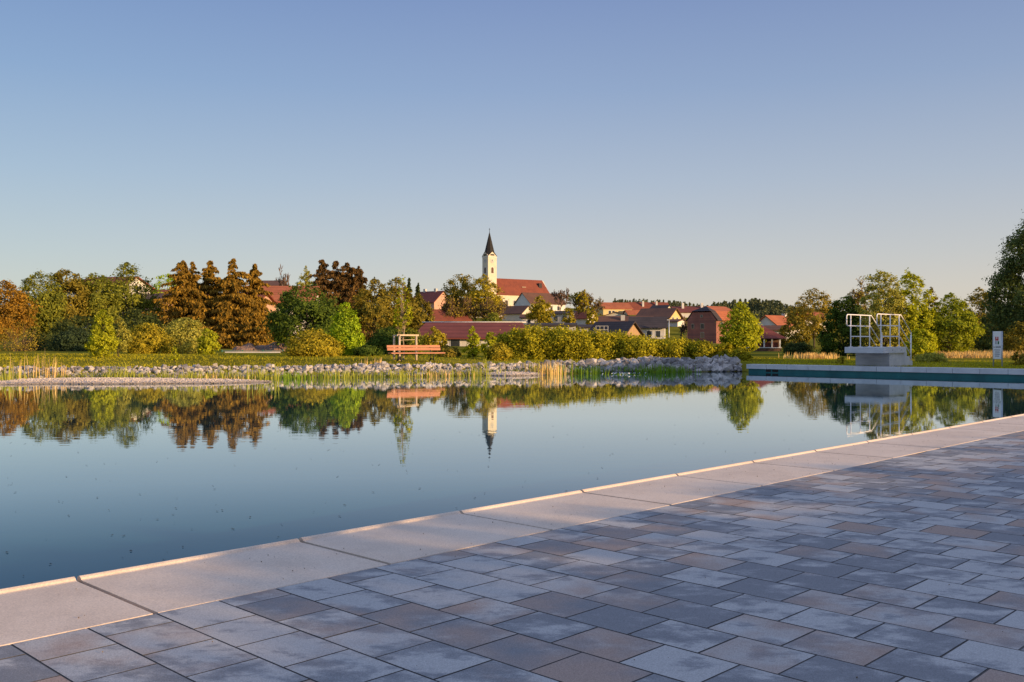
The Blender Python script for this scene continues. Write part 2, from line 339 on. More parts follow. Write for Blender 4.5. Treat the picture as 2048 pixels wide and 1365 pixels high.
# ------------------------------------------------------------------ near pool edge and paving
mb = MB(); SP = .952; M0 = 1.43
for k in range(-6, 33):
    m0 = M0 + k*SP + .009; m1 = M0 + (k+1)*SP - .009
    if m1 > 32.1: m1 = 32.1
    if m0 > m1: break
    dz = random.uniform(-.0012, .0012)
    prof = [(-3.62,.16),(-3.62,.300),(-3.617,.306),(-3.608,.3105),(-3.600,.3112),(-3.590,.307),(-3.583,.3005),(-3.574,.2985),(-2.980,.299),(-2.977,.2975),(-2.976,.294),(-2.976,.16)]
    vs = [MN(m, n, z + dz) for m in (m0, m1) for n, z in prof]; kk = len(prof)
    fs = [(j, j+1, kk+j+1, kk+j) for j in range(kk-1)] + [tuple(range(kk-1, -1, -1)), tuple(range(kk, 2*kk))]
    mb.add(vs, fs)
o = mb.build('pool_edge', M['coping']); tag(o, kind='structure')
mb = MB(); mb.add([MN(-6,-3.6,-.8),MN(32.1,-3.6,-.8),MN(32.1,-3.6,.29),MN(-6,-3.6,.29),MN(-6,-2.97,.28),MN(32.1,-2.97,.28)], [(0,1,2,3),(3,2,5,4)])
o = mb.build('pool_edge', M['joint']); tag(o, kind='structure')
pv = []; pf = []
RW, RL = .218, .246
row = 0; m = M0 - 32*RW
while m < 31.5:
    n = -2.972 - (.5 if row % 2 else .02)*RL + random.uniform(-.12,.12)*RL*(row % 3 == 0)
    while n < 7.5:
        a = max(n, -2.972); b = n + RL
        if b - a > .03:
            g = .0019; e = .0014; z = .2975 + random.uniform(-.0004,.0004); tz = [z + random.uniform(-.0003,.0003) for _ in range(4)]
            q = [(m+g,a+g),(m+RW-g,a+g),(m+RW-g,b-g),(m+g,b-g)]; q2 = [(m+g+e,a+g+e),(m+RW-g-e,a+g+e),(m+RW-g-e,b-g-e),(m+g+e,b-g-e)]
            i0 = len(pv)
            pv += [MN(x,y,.270) for x,y in q] + [MN(x,y,z-.003) for x,y in q] + [MN(x,y,t) for (x,y),t in zip(q2,tz)]
            for j in range(4):
                k = (j+1) % 4
                pf += [(i0+j, i0+4+j, i0+4+k, i0+k), (i0+4+j, i0+8+j, i0+8+k, i0+4+k)]
            pf.append((i0+8, i0+11, i0+10, i0+9))
        n += RL
    m += RW; row += 1
me = mesh_np('paving', pv, [tuple(reversed(f)) for f in pf], M['paver'])
me.materials.append(M['joint_edge']); me.polygons.foreach_set('material_index', np.tile(np.array([1]*8+[0], dtype=np.int32), len(pf)//9)); me.update()
o = link('paving', me); tag(o, kind='structure')
o = link('paving', mesh_np('paving_bed', [MN(-7,-2.974,.2957), MN(31.6,-2.974,.2957), MN(31.6,7.6,.2957), MN(-7,7.6,.2957)], [(0,3,2,1)], M['joint'])); tag(o, kind='structure')

# ------------------------------------------------------------------ far pool wall (thing)
A0 = np.array([9.05, 36.0])
def WL(t, s): p = A0 + W2*t + C2*s; return (p[0], p[1])      # t along wall, s behind it
pw = empty('pool_wall', (A0[0], A0[1], 0), 0, 'long low grey concrete pool wall with teal strip along the far water edge', 'wall')
def sub(o, root): o.parent = root; o.matrix_parent_inverse = root.matrix_world.inverted() if False else o.matrix_parent_inverse; return o
mb = MB(); t = -.25 - .12; k = 0
def prism(mb, poly, z0, z1):
    n = len(poly); mb.add([(x,y,z0) for x,y in poly] + [(x,y,z1) for x,y in poly],
        [tuple(reversed(range(n))), tuple(range(n, 2*n))] + [(i,(i+1)%n,n+(i+1)%n,n+i) for i in range(n)])
def rel(poly): return [(x - A0[0], y - A0[1]) for x, y in poly]
while t < 15.0:
    t0 = t + .006; t1 = min(t + .83, 15.05) - .006
    prism(mb, rel([WL(t0,0),WL(t1,0),WL(t1,.5),WL(t0,.5)]), .135, .302 + random.uniform(-.002,.002)); t += .83
mb.build('coping_slab', M['concrete'], pw)
mb = MB(); prism(mb, rel([WL(-.3,.05),WL(15,.05),WL(15,.3),WL(-.3,.3)]), -.6, .134); mb.build('liner_strip', M['liner'], pw)
for ta, tb in ((.42,.62),(.68,.92)):
    mb = MB(); prism(mb, rel([WL(ta,.044),WL(tb,.044),WL(tb,.06),WL(ta,.06)]), .03, .125); mb.build('skimmer_opening', M['hole'], pw)

# ------------------------------------------------------------------ diving platform
PT, PS = 3.47, .02      # slab left-front corner along the wall
org = WL(PT, PS); rzp = math.atan2(W2[1], W2[0])
dp = empty('diving_platform', (org[0], org[1], .302), rzp, 'grey concrete diving platform with steel handrails and steps on the pool wall', 'diving platform')
# local: x along wall (toward camera-right), y away from pool (= C2)
zt = pyz(695.3, 33) - .302; th = .205; LW, LL = 1.36, 1.95
mb = MB(); mb.box(0,LW,0,LL,zt-th,zt); slab = mb.build('platform_slab', M['concrete'], dp)
for yy in (.78, 1.5):
    mh = MB(); mh.tube([(LW-.002,yy,zt-th*.5),(LW+.004,yy,zt-th*.5)], .018, 10); mh.build('anchor_hole', M['hole'], slab)
bv = slab.modifiers.new('b','BEVEL'); bv.width = .008; bv.segments = 2
mb = MB()

mb = MB(); mb.box(.08,LW-.08,.70,1.62,.0,zt-th-.001); mb.build('pedestal', M['concrete_board'], dp)
mb = MB(); mb.box(LW-.08,LW-.077,.70,1.62,.0,zt-th-.001); mb.build('pedestal_lit_side', M['concrete'], dp)  # lighter panel paints in the light falling on this face
mb = MB()
h = zt/4
prof = [(1.622,0),(1.622,zt-th-.002),(1.952,zt-th-.002),(1.952,3*h),(2.2,3*h),(2.2,2*h),(2.45,2*h),(2.45,h),(2.70,h),(2.70,0)]
vs = [(x,y,z) for x in (.083, LW-.083) for y,z in prof]; kk = len(prof)
mb.add(vs, [tuple(range(kk)), tuple(reversed(range(kk,2*kk)))] + [(j,kk+j,kk+(j+1)%kk,(j+1)%kk) for j in range(kk)])
mb.build('steps', M['concrete'], dp)
def arc(c, r, a0, a1, n=5): return [(c[0]+r*math.cos(a0+(a1-a0)*i/n), c[1]+r*math.sin(a0+(a1-a0)*i/n)) for i in range(n+1)]
for sx in (.07, LW-.22):
    rail = MB(); H = 1.13; hm = .74; hl = .37; ye = 2.0
    yb, zb = 2.90, -.02 + 0      # lower end of the sloping rails (heights above the step line)
    drop = -.62
    loop = [(yb, H+drop+.02)] + [(ye, H)] + arc((.10, H-.09), .09, R(90), R(180)) + arc((.10, hm+.09), .09, R(180), R(270)) + [(ye-.07, hm)] + [(yb-.04, hm+drop)] + [(yb, hm+drop+.03),(yb+.02,hm+drop+.08),(yb+.02,H+drop-.03),(yb, H+drop+.02)]
    rail.tube([(sx, y, zt+z) for y, z in loop], .0185, 8)
    hr = rail.build('handrail', M['steel'], dp)
    mb = MB(); mb.tube([(sx, y, zt+z) for y, z in ((.33,hl),(ye-.1,hl),(yb-.02,hl+drop-.02))], .017, 8); mb.build('knee_rail', M['steel'], hr)
    for py_ in (.33, 1.1, 1.86):
        mb = MB(); mb.tube([(sx,py_,zt+.012),(sx,py_,zt+H-.01)], 0.0195, 10); mb.tube([(sx,py_,zt),(sx,py_,zt+.014)], .07, 12); mb.build('post', M['steel'], hr)
    mb = MB(); mb.tube([(sx,yb,-.02),(sx,yb,zt+hm+drop+.3)], .024, 10); mb.build('post', M['steel'], hr)

# ------------------------------------------------------------------ foliage generators
def leaf_quads(P, size, aspect=.55, up=None, jitter=1., out=None):
    n = len(P)
    if out is not None:      # leaves turn their faces outwards and up to the light
        q = P - np.asarray(out); q /= np.linalg.norm(q, axis=1, keepdims=True) + 1e-6
        q = q*1.05 + np.array([0,0,.25]) + rng.normal(size=(n,3))*.62; q /= np.linalg.norm(q, axis=1, keepdims=True)
        a = rng.normal(size=(n,3)); a -= q*(a*q).sum(1, keepdims=True); a /= np.linalg.norm(a, axis=1, keepdims=True); b = np.cross(q, a)
        s = (size*rng.uniform(.5,1.6,n))[:,None]
        V = np.stack([P - a*s*.5, P + b*s*.5*aspect + a*s*.05, P + a*s*.5, P - b*s*.5*aspect + a*s*.05], 1).reshape(-1,3)
        return V, np.arange(n*4).reshape(-1,4)
    a = rng.normal(size=(n,3))
    if up is not None: a = a*jitter + np.asarray(up)
    a /= np.linalg.norm(a, axis=1, keepdims=True)
    b = rng.normal(size=(n,3)); b -= a*(a*b).sum(1, keepdims=True); b /= np.linalg.norm(b, axis=1, keepdims=True)
    s = (size*rng.uniform(.6,1.35,n))[:,None]
    V = np.stack([P - a*s*.5, P + b*s*.5*aspect + a*s*.05, P + a*s*.5, P - b*s*.5*aspect + a*s*.05], 1).reshape(-1,3)
    return V, np.arange(n*4).reshape(-1,4)
ENV = {
 'round': lambda t: np.sqrt(np.clip(1-(2*t-1)**2,0,1))**.85,
 'oval': lambda t: np.sin(np.pi*np.clip(t,0,1)**.75)**.8,
 'dome': lambda t: np.sqrt(np.clip(1-t**2.2,0,1))*(.82+.18*np.clip(t*4,0,1)),
 'cone': lambda t: np.clip(1-t,0,1)**.8*np.clip(.55+t*4,0,1),
 'flame': lambda t: np.clip(1-t,0,1)**.55*np.clip(.5+t*2.5,0,1),
 'fan': lambda t: (.45+.55*np.clip(t*1.6,0,1))*np.sqrt(np.clip(1-t**3,0,1)),
 'block': lambda t: np.ones_like(t)*(1-.25*np.clip(t-.7,0,1)/.3),
}
def segs_mesh(name, segs, mat, n=4):
    P0 = np.array([s[0] for s in segs], float); P1 = np.array([s[1] for s in segs], float)
    r0 = np.array([s[2] for s in segs])[:,None]; r1 = np.array([s[3] for s in segs])[:,None]
    d = P1-P0; d /= np.linalg.norm(d,axis=1,keepdims=True)+1e-9
    ref = np.where(np.abs(d[:,2:3])>.9, np.array([[1.,0,0]]), np.array([[0,0,1.]]))
    u = np.cross(d,ref); u /= np.linalg.norm(u,axis=1,keepdims=True); v = np.cross(d,u)
    Vs = []
    for P, r in ((P0,r0),(P1,r1)):
        for j in range(n):
            a = 2*math.pi*j/n; Vs.append(P + (u*math.cos(a)+v*math.sin(a))*r)
    V = np.stack(Vs,1).reshape(-1,3); k = len(segs)
    fs = [[2*n*np.arange(k)+j, 2*n*np.arange(k)+(j+1)%n, 2*n*np.arange(k)+n+(j+1)%n, 2*n*np.arange(k)+n+j] for j in range(n)]
    Fc = np.concatenate([np.stack(f,1) for f in fs])
    return mesh_np(name, V, Fc, mat, True)
def path(p0, p1, r0, r1, k=4, wob=.05, sag=0):
    p0 = np.array(p0,float); p1 = np.array(p1,float); L = np.linalg.norm(p1-p0)
    pts = [p0 + (p1-p0)*i/k + (rng.normal(size=3)*wob*L if 0<i<k else 0) + np.array([0,0,sag*L*math.sin(math.pi*i/k)]) for i in range(k+1)]
    return [(pts[i], pts[i+1], r0+(r1-r0)*i/k, r0+(r1-r0)*(i+1)/k) for i in range(k)]
def plant(name, label, cat, px, top, hw, D, env='round', mat='mid', n=5000, leaf=5., cb=.15, clumps=60, group=None, bark='bark', stems=1,
          hollow=.35, cr=.17, trunk_r=None, aspect=.55, depth=1., base_px=None, limbs=16, spike=0., xy=None, topz=None, hwm=None, loose=.12):
    if xy is None: x = pxx(px, D); y = D; zt_ = pyz(top, D); Rr = hw/F*D
    else: x, y = xy; zt_ = topz; Rr = hwm; D = max(30., y)
    z0 = float(ground_z(x, y)); H = zt_ - z0
    n = int(n*1.4); leaf = leaf*.84; clumps = int(clumps*1.15)
    root = empty(name, (x, y, z0-.03), 0, label, cat, group)
    zc = H*cb; Hc = (H - zc)*.94
    # clump centres
    t = rng.random(clumps*6); keep = rng.random(len(t)) < ENV[env](t)**1.2+.05; t = t[keep][:clumps]
    rad = Rr*ENV[env](t)*(hollow + (1-hollow)*np.sqrt(rng.random(len(t))))*.88
    th = rng.random(len(t))*2*np.pi
    sp = rng.random(len(t))**6*spike*Hc
    Cc = np.stack([rad*np.cos(th), rad*np.sin(th)*depth, zc + t*Hc + sp], 1)
    w = ENV[env](t)+.25; cnt = np.maximum(1, (w/w.sum()*n*(1-loose)).astype(int))
    crd = cr*Rr*(.65+.7*rng.random(len(t)))*(.55+.45*ENV[env](t))
    P = np.repeat(Cc, cnt, 0) + rng.normal(size=(cnt.sum(),3))*np.repeat(crd, cnt)[:,None]*np.array([1,1,.75])*.62
    # loose leaves through the volume
    nl = int(n*loose); tl = rng.random(nl); thl = rng.random(nl)*2*np.pi; rl = Rr*ENV[env](tl)*np.sqrt(rng.random(nl))*.98
    P = np.concatenate([P, np.stack([rl*np.cos(thl), rl*np.sin(thl)*depth, zc+tl*Hc], 1)])
    P = P[P[:,2] > .02*H]
    Vv, Ff = leaf_quads(P, leaf/F*D, aspect, out=(0,0,zc+Hc*.42))
    link('crown', mesh_np('crown', Vv, Ff, M[mat]), root)
    tr = trunk_r or max(.02, H*.016)
    segs = []
    if stems == 1:
        topc = np.array([0,0,zc+Hc*.9]); segs += path((0,0,-.1), topc, tr, tr*.15, 7, .012)
    else:
        for k in range(stems):
            a = rng.random()*6.28; rr = Rr*.5*rng.random()**.5
            segs += path((math.cos(a)*.01, math.sin(a)*.01, -.1), (math.cos(a)*rr, math.sin(a)*rr, zc+Hc*rng.uniform(.55,.9)), tr*.6, tr*.12, 5, .03)
    idx = rng.permutation(len(Cc))[:limbs]
    for i in idx:
        c = Cc[i]; zb = max(.12*H, min(c[2]*rng.uniform(.45,.8), zc+Hc*.75)); f = 1-.8*zb/H
        if stems > 1: zb = -.06
        segs += path((rng.normal()*tr*.2*(stems == 1), 0, zb), c, tr*.45*f, tr*.1, 4, .05, -.04)
    link('trunk' if stems == 1 else 'stems', segs_mesh('trunk', segs, M[bark], 5), root)
    return root
CONV = np.random.default_rng(5)
def conifer(name, label, px, top, hw, D, mat='spruce', n=7000, leaf=6., group=None, cb=.06, cat='tree', levels=30, pw=.98, droop=.30):
    x = pxx(px,D); y = D; z0 = float(ground_z(x,y)); H = pyz(top,D)-z0; Rr = hw/F*D
    root = empty(name,(x,y,z0-.03),0,label,cat,group); segs = path((0,0,-.1),(0,0,H*.99),H*.017,H*.002,6,.004); P=[]; A=[]
    per = n/(levels*8.)
    for l in range(levels):
        tl_ = (l+rng.random())/levels; t = tl_; z = H*(cb+(1-cb)*t*.985); Lr = Rr*(1-t)**pw*.97+H*.012
        nb = max(4,int(9*(1-t*.5))); a0 = rng.random()*6.28; lob = 1+.28*math.sin(l*.9+px)
        for b in range(nb):
            t = min(.992, max(0, tl_+rng.normal()*1.1/levels)); z = H*(cb+(1-cb)*t*.985); Lr = Rr*(1-t)**pw*.97+H*.012
            a = a0+b*6.283/nb+rng.normal()*.35; L = Lr*rng.uniform(.45,1.25)*(lob if math.sin(a*1.5+px) > 0 else 2-lob)
            d = np.array([math.cos(a),math.sin(a),0]); dr = droop*L*rng.uniform(.4,1.3)
            end = np.array([0,0,z])+d*L+np.array([0,0,-dr+ .12*L])
            segs += [((0,0,z),tuple(end),H*.004*(1-t)+.006,.004)]
            k = int(per*(L/Rr*1.6+.25)*8/nb*1.35)+2
            u = rng.random(k)**.7
            pts = np.array([0,0,z])+u[:,None]*(d*L)[None]+np.stack([np.zeros(k),np.zeros(k),-dr*u**1.5+.12*L*u],1)
            side = np.array([-d[1],d[0],0]); pts += side[None]*(rng.normal(size=k)*(1-u*.6)*L*.2)[:,None]
            pts[:,2] -= np.abs(rng.normal(size=k))*(.03*H*(1-t*.85))
            P.append(pts); A.append(np.repeat((d*.5+np.array([0,0,-.9]))[None],k,0))
    P = np.concatenate(P); A = np.concatenate(A)
    a = A+rng.normal(size=A.shape)*.45; a/=np.linalg.norm(a,axis=1,keepdims=True)
    b = rng.normal(size=a.shape); b-=a*(a*b).sum(1,keepdims=True); b/=np.linalg.norm(b,axis=1,keepdims=True)
    s=(leaf/F*D*rng.uniform(.6,1.4,len(P)))[:,None]
    Vv=np.stack([P-a*s*.5,P+b*s*.2,P+a*s*.6,P-b*s*.2],1).reshape(-1,3)
    link('crown',mesh_np('crown',Vv,np.arange(len(Vv)).reshape(-1,4),M[mat]),root)
    link('trunk',segs_mesh('trunk',segs,M['bark'],4),root); return root
def twig_tree(name, label, px, top, hw, D, depth=5, mat='twig', leafmat_=None, nleaf=0, leaf=4., group=None, cat='tree', cb=.25, spread=.62, stems=1, thick=1.):
    x = pxx(px,D); y=D; z0=float(ground_z(x,y)); H=pyz(top,D)-z0; Rr=hw/F*D
    root=empty(name,(x,y,z0-.03),0,label,cat,group); segs=[]; tips=[]
    def grow(p,d,L,r,k):
        q=p+d*L; mid=p+d*L*.5+rng.normal(size=3)*L*.05
        segs.append((p,mid,r,r*.85)); segs.append((mid,q,r*.85,r*.62))
        if k==0: tips.append(q); return
        for _ in range(3 if rng.random()<.75 else 2):
            e=d+rng.normal(size=3)*spread*np.array([1,1,.7])+np.array([0,0,.12]); e/=np.linalg.norm(e)
            grow(q if rng.random()<.7 else mid,e,L*rng.uniform(.62,.86),max(r*.58,.0009*D*.35),k-1)
        tips.append(q)
    for s in range(stems):
        d0=np.array([rng.normal()*.18*(stems>1),rng.normal()*.18*(stems>1),1.]); d0/=np.linalg.norm(d0)
        grow(np.array([rng.normal()*.1*Rr*(stems>1),0,-.1]),d0,H*cb,H*.016*thick,depth)
    allp=np.array([s[1] for s in segs]); zm=allp[:,2].max(); xm=np.percentile(np.abs(allp[:,:2]).max(1),97)
    S=np.array([Rr/xm,Rr/xm,H/zm]); segs=[(np.array(a)*S,np.array(b)*S,r0,r1) for a,b,r0,r1 in segs]
    tr=link('trunk',segs_mesh('trunk',segs,M[mat],3),root)
    if nleaf:
        T=np.array(tips)*S; T=T[rng.integers(0,len(T),nleaf)]+rng.normal(size=(nleaf,3))*Rr*.05
        Vv,Ff=leaf_quads(T,leaf/F*D); link('crown',mesh_np('crown',Vv,Ff,M[leafmat_]),root)
    return root

# ------------------------------------------------------------------ trees, left to right
T = plant
T('rust_tree','rusty orange leafed tree at the far left edge of the photo','tree',8,553,64,66,'oval','rust',11000,4.8,.15,90)
T('bare_shrub','bare grey twiggy shrub under the rusty tree at the left edge','shrub',42,640,62,60,'dome','brownbud',1500,3.,.02,70,stems=14,limbs=70,bark='twig',trunk_r=.035)
T('leafy_tree','broad olive and gold tree just right of the rusty tree','tree',82,540,58,72,'fan','mid',8500,5.5,.12,85,spike=.05,limbs=22)
T('leafy_tree','tall gold flecked tree in the middle of the left tree belt','tree',132,533,56,74,'fan','olive',8500,5.5,.14,85,spike=.06,limbs=22)
T('leafy_tree','dark olive tree left of the tallest left hand tree','tree',190,538,56,76,'fan','mid',8500,5.5,.1,85,spike=.05,limbs=22)
T('tall_tree','tallest loose crowned green tree above the white house gable on the left','tree',254,514,72,84,'oval','mid',12500,5.2,.02,110,cr=.14,spike=.06,limbs=24)
T('round_tree','bright green round tree top behind the left spruces','tree',335,541,40,140,'round','light',3500,5,.1,45)
T('dark_shrub','dark blue green shrub at the foot of the left tree belt','shrub',150,655,48,60,'dome','blue',4500,5,.0,50,stems=6)
T('dark_shrub','low dark shrub behind the pale young birch','shrub',275,610,60,66,'dome','deep',5000,5,.0,55,stems=6)
T('dark_shrub','wide shade toned shrub between bare shrub and pale birch','shrub',95,668,55,63,'dome','deep',4000,5,.0,50,stems=6)
T('dark_shrub','tall shade toned undergrowth between the left trees and the pale birch','shrub',165,628,70,67,'dome','deep',6500,5,.0,60,stems=6)  # dark leaves stand in for the shade low in the tree belt
T('young_birch','pale yellow green pointed young tree standing on the left bank','tree',206,612,38,42,'flame','lime',5600,4.2,.04,70,cr=.15,limbs=22)
T('young_birch','smaller pale tree leaning behind the pointed young tree','tree',238,627,24,44,'oval','birch',2600,4.2,.08,40)
T('round_shrub','rounded olive shrub right of the pale young birch','shrub',292,642,54,52,'dome','golden',6500,4.5,.02,75,stems=7)
T('round_shrub','rounded light olive shrub in front of the spruces','shrub',370,631,55,54,'dome','birch',7000,4.2,.02,75,stems=7)
T('round_shrub','small green shrub at the right foot of the spruce shrubs','shrub',417,655,24,50,'dome','lime',2600,4.5,.02,40,stems=4)
T('sapling','thin leafy sapling growing on the left bank grass','tree',349,690,12,36,'flame','lime',350,4.5,.1,16,limbs=10)
g='brown orange spruces'
conifer('spruce','leftmost brown spruce of the group with a forked looking top',366,518,88,82,n=17000,pw=.8)
conifer('spruce','second brown spruce from the left in the group',421,520,80,85,pw=.72,n=15000)
conifer('spruce','broadest and tallest orange brown spruce of the group',467,516,92,82,pw=.85,n=18000)
conifer('spruce','slim rightmost spruce beside the red roof',510,526,66,83,pw=.85,n=13000)
conifer('spruce','slender second top rising beside the leftmost spruce',385,522,50,84,n=8000,pw=.85)
conifer('spruce','short bushy spruce filling the front of the spruce group',455,605,62,78,n=6500,cb=.02)
conifer('spruce','low rust coloured spruce at the right end of the group',512,600,40,77,n=4500,cb=.02)
conifer('spruce','low rust coloured spruce in front of the left spruces',400,596,52,79,n=6000,cb=.02)
T('dark_maple','big dark green maple with gaps showing a white wall','tree',612,564,86,62,'dome','dark',12500,5.4,.16,115,cr=.13,limbs=26,hollow=.55)
T('light_tree','bright green tree right of the dark maple','tree',692,598,46,47,'flame','light',8000,5,.02,90,limbs=24)
T('golden_shrub','golden shrub in front of the dark maple','shrub',625,658,62,45,'dome','golden',8500,4.8,.0,90,stems=8)
T('low_shrub','low green shrub at the right foot of the bright green tree','shrub',735,690,34,46,'dome','dark',2500,4.8,.0,40,stems=5)
twig_tree('bare_tree','bare leafless tree above the red roofed house',570,527,34,200,6,'twig')
T('willow','pale hanging willow beside the bare tree','tree',612,524,28,165,'oval','birch',3500,5,.1,40,depth=1)
for i,(p,t_,h_,l) in enumerate(((645,518,30,'leftmost dark copper conifer behind the dark maple'),(672,521,30,'second dark copper conifer behind the dark maple'),(695,524,28,'third dark copper conifer behind the dark maple'),(718,531,26,'rightmost dark copper conifer behind the bright green tree'))):
    conifer('copper_conifer',l,p,t_,h_*1.6,150,'copper',9000,5.5,pw=.55)
T('alder','olive alder left of the tall staked sapling','tree',748,551,52,108,'oval','olive',6500,5,.2,70,cr=.14,limbs=26,spike=.05)
T('alder','olive alder directly behind the tall staked sapling','tree',792,549,48,112,'oval','olive',6000,5,.22,70,cr=.14,limbs=26,spike=.05)
T('alder','lower olive alder right of the staked sapling','tree',838,582,34,116,'oval','olive',3800,5,.1,50,cr=.15)
conifer('dark_spruce','small dark spruce tip left of the pink house',818,556,16,200,'deep',1800,6)
conifer('dark_spruce','small dark spruce tip nearest the pink house roof',836,566,15,205,'deep',1600,6)
T('dark_hedge_shrub','dark green shrub behind the left half of the bench','shrub',778,652,52,52,'dome','dark',5500,5,.0,60,stems=6)
T('dark_hedge_shrub','green shrub behind the tree stake frame','shrub',822,656,36,50,'dome','mid',4200,5,.0,50,stems=6)
T('young_tree','pale olive young tree in front of the maroon roof','tree',868,650,27,47,'oval','golden',2600,4.6,.15,40)
T('low_shrub','low golden shrub right of the bench','shrub',897,690,26,44,'dome','olive',2400,4.6,.0,35,stems=5)
# tall staked sapling
T('staked_sapling','very tall thin sapling held by the wooden stake frame','tree',806,541,26,38.6,'flame','lime',1300,4.6,.32,46,cr=.13,bark='barklight',trunk_r=.035,limbs=24,spike=.0,loose=.05)
# village trees
T('church_tree','left olive tree in front of the church tower','tree',922,544,36,225,'round','olive',3800,4.5,.32,45,cr=.2,limbs=20)
T('church_tree','right gold brown tree in front of the church tower','tree',968,543,42,220,'oval','golden',5000,4.5,.2,55,cr=.18,limbs=22)
for p,t_,h_,l in ((905,592,26,'leftmost brown twiggy thicket tree below the church'),(935,590,28,'middle brown twiggy thicket tree below the church'),(985,592,30,'rightmost brown twiggy thicket tree below the church')):
    twig_tree('budding_tree',l,p,t_,h_,205,6,'twig','brownbud',1500,4.,stems=3)
T('village_shrub','green shrub below the church thicket','shrub',985,622,28,190,'dome','mid',2000,4.5,0,30,stems=4)
T('village_tree','gold green tree before the brown roofed house beside the church','tree',1080,588,27,235,'oval','golden',3200,4.3,.15,42,cr=.2)
twig_tree('bare_tree','bare grey tree right of the church roof',1120,576,20,300,6,'twig')
twig_tree('budding_tree','thin brown budding tree left of the yellow house',1150,582,26,250,6,'twig','golden',1600,4.2)
twig_tree('budding_tree','bare brown tree against the yellow house end',1182,585,22,255,6,'twig','brownbud',300,4.)
T('village_tree','slim gold tree in front of the small red roofed cottage','tree',1184,612,14,225,'oval','golden',1500,4.3,.1,25)
T('village_shrub','low gold shrub before the grey shed','shrub',1098,618,18,230,'dome','golden',1500,4.3,0,25,stems=4)
T('village_shrub','gold bush beside the lit shed wall','shrub',1136,612,16,245,'dome','golden',1300,4.3,0,25,stems=4)
twig_tree('bare_tree','small bare tree on the field left of the brick mill',1360,645,14,155,5,'twig')
twig_tree('bare_tree','leafless tree close against the left wall of the brick mill',1374,632,10,165,5,'twig')
# bank saplings and hedge
T('bank_sapling','tall light green sapling in front of the white hall wall','tree',945,648,21,42,'flame','lime',1900,4.8,.06,36,limbs=16)
T('bank_sapling','leafy sapling at the left end of the hedge','tree',980,660,24,43,'flame','lime',2200,4.8,.04,36,limbs=16)
T('round_shrub','round golden shrub in front of the hedge left end','shrub',998,684,31,41,'dome','golden',3600,4.6,0,55,stems=6)
hedge = [(1030,668,32),(1062,655,34),(1098,655,36),(1135,656,34),(1172,660,34),(1208,666,34),(1244,672,34),(1278,676,32),(1312,678,30),(1346,682,30),(1378,684,28)]
for p,t_,h_ in hedge:
    T('hedge_shrub','golden green clipped shrub standing in the hedge along the bank','shrub',p,t_,h_+18,45.5+rng.normal()*.3,'block','hedge',7200,4.8,0,85,stems=7,group='shrubs of the hedge row along the bank',cr=.2,hollow=.6,spike=.06)
T('hedge_shrub','free standing golden shrub at the right end of the hedge','shrub',1405,680,28,44,'dome','hedge',4200,4.8,0,60,stems=7,cr=.2)
T('round_tree','round bright yellow green tree at the end of the rubble bank','tree',1481,597,46,45,'oval','lime',8500,5.2,.08,95,cr=.17,limbs=26)
T('low_shrub','low golden shrub under the round bright tree','shrub',1448,684,28,44,'dome','hedge',3200,4.8,0,45,stems=6)
T('low_shrub','small golden bush right of the round bright tree','shrub',1482,694,24,43,'dome','hedge',2200,4.8,0,40,stems=5)
# right side
T('airy_tree','airy brown olive tree behind the dark open shed','tree',1628,570,56,92,'oval','brownbud',5500,4.6,.18,75,cr=.13,limbs=32,spike=.05)
T('airy_tree','lower airy olive tree beside the white house on the right','tree',1590,628,36,88,'dome','olive',3600,4.6,.05,50,cr=.15,stems=4)
twig_tree('budding_tree','tall thin budding tree left of the poplar group',1708,552,36,120,6,'twig','brownbud',1400,4.2)
T('dark_round_tree','dense dark green round tree left of the diving platform','tree',1690,586,54,58,'dome','dark',11000,5,.0,110,cr=.14,limbs=10,stems=4,hollow=.5)
T('poplar','pale green spiky tree group directly behind the diving platform','tree',1765,532,56,55,'dome','birch',13000,5,.0,110,spike=.10,limbs=26,cr=.13,stems=5)
T('poplar','pale green spiky tree right of the platform handrail','tree',1818,538,60,56,'dome','lime',13500,5,.0,110,spike=.10,limbs=26,cr=.13,stems=5)
T('poplar','low pale bush beside the platform steps','shrub',1840,655,38,50,'dome','lime',4200,5,.0,55,stems=6)
T('airy_tree','thin olive tree peeping between the poplars and the round green tree','tree',1862,568,24,95,'oval','olive',2200,4.6,.2,36,cr=.15)
T('dark_round_tree','green round tree with a bright right side left of the sign','tree',1901,577,58,56,'oval','leafy',10500,5,.0,105,cr=.15,limbs=24,hollow=.5)
T('airy_tree','olive tree with golden top behind the sign','tree',1958,567,56,78,'oval','olive',7000,5,.05,75,cr=.15,limbs=24)
T('airy_tree','darker tree low behind the sign','tree',2000,610,50,72,'dome','deep',5500,5,.0,60,stems=4)
T('big_dark_tree','very tall dark tree cut by the right edge of the photo','tree',2096,398,122,60,'dome','bigdark',42000,5.8,.02,260,cr=.12,limbs=40,spike=.0,loose=.03,hollow=.5)
T('airy_tree','low olive undergrowth tree beneath the very tall dark tree','tree',2050,640,60,57,'dome','olive',5000,5,.0,60,stems=5)
T('low_shrub','small golden twiggy shrub left of the diving platform','shrub',1682,712,11,38,'dome','golden',350,5,0,16,stems=5)
T('low_shrub','twiggy shrub on the bank right of the sign','shrub',2040,700,20,36,'dome','brownbud',900,5,0,24,stems=6)
T('low_shrub','pale low shrub just behind the platform steps','shrub',1862,706,34,41,'dome','birch',2600,5,0,36,stems=5)
T('low_shrub','dark low shrub by the open shed','shrub',1600,684,36,62,'dome','deep',3000,5,0,36,stems=5)

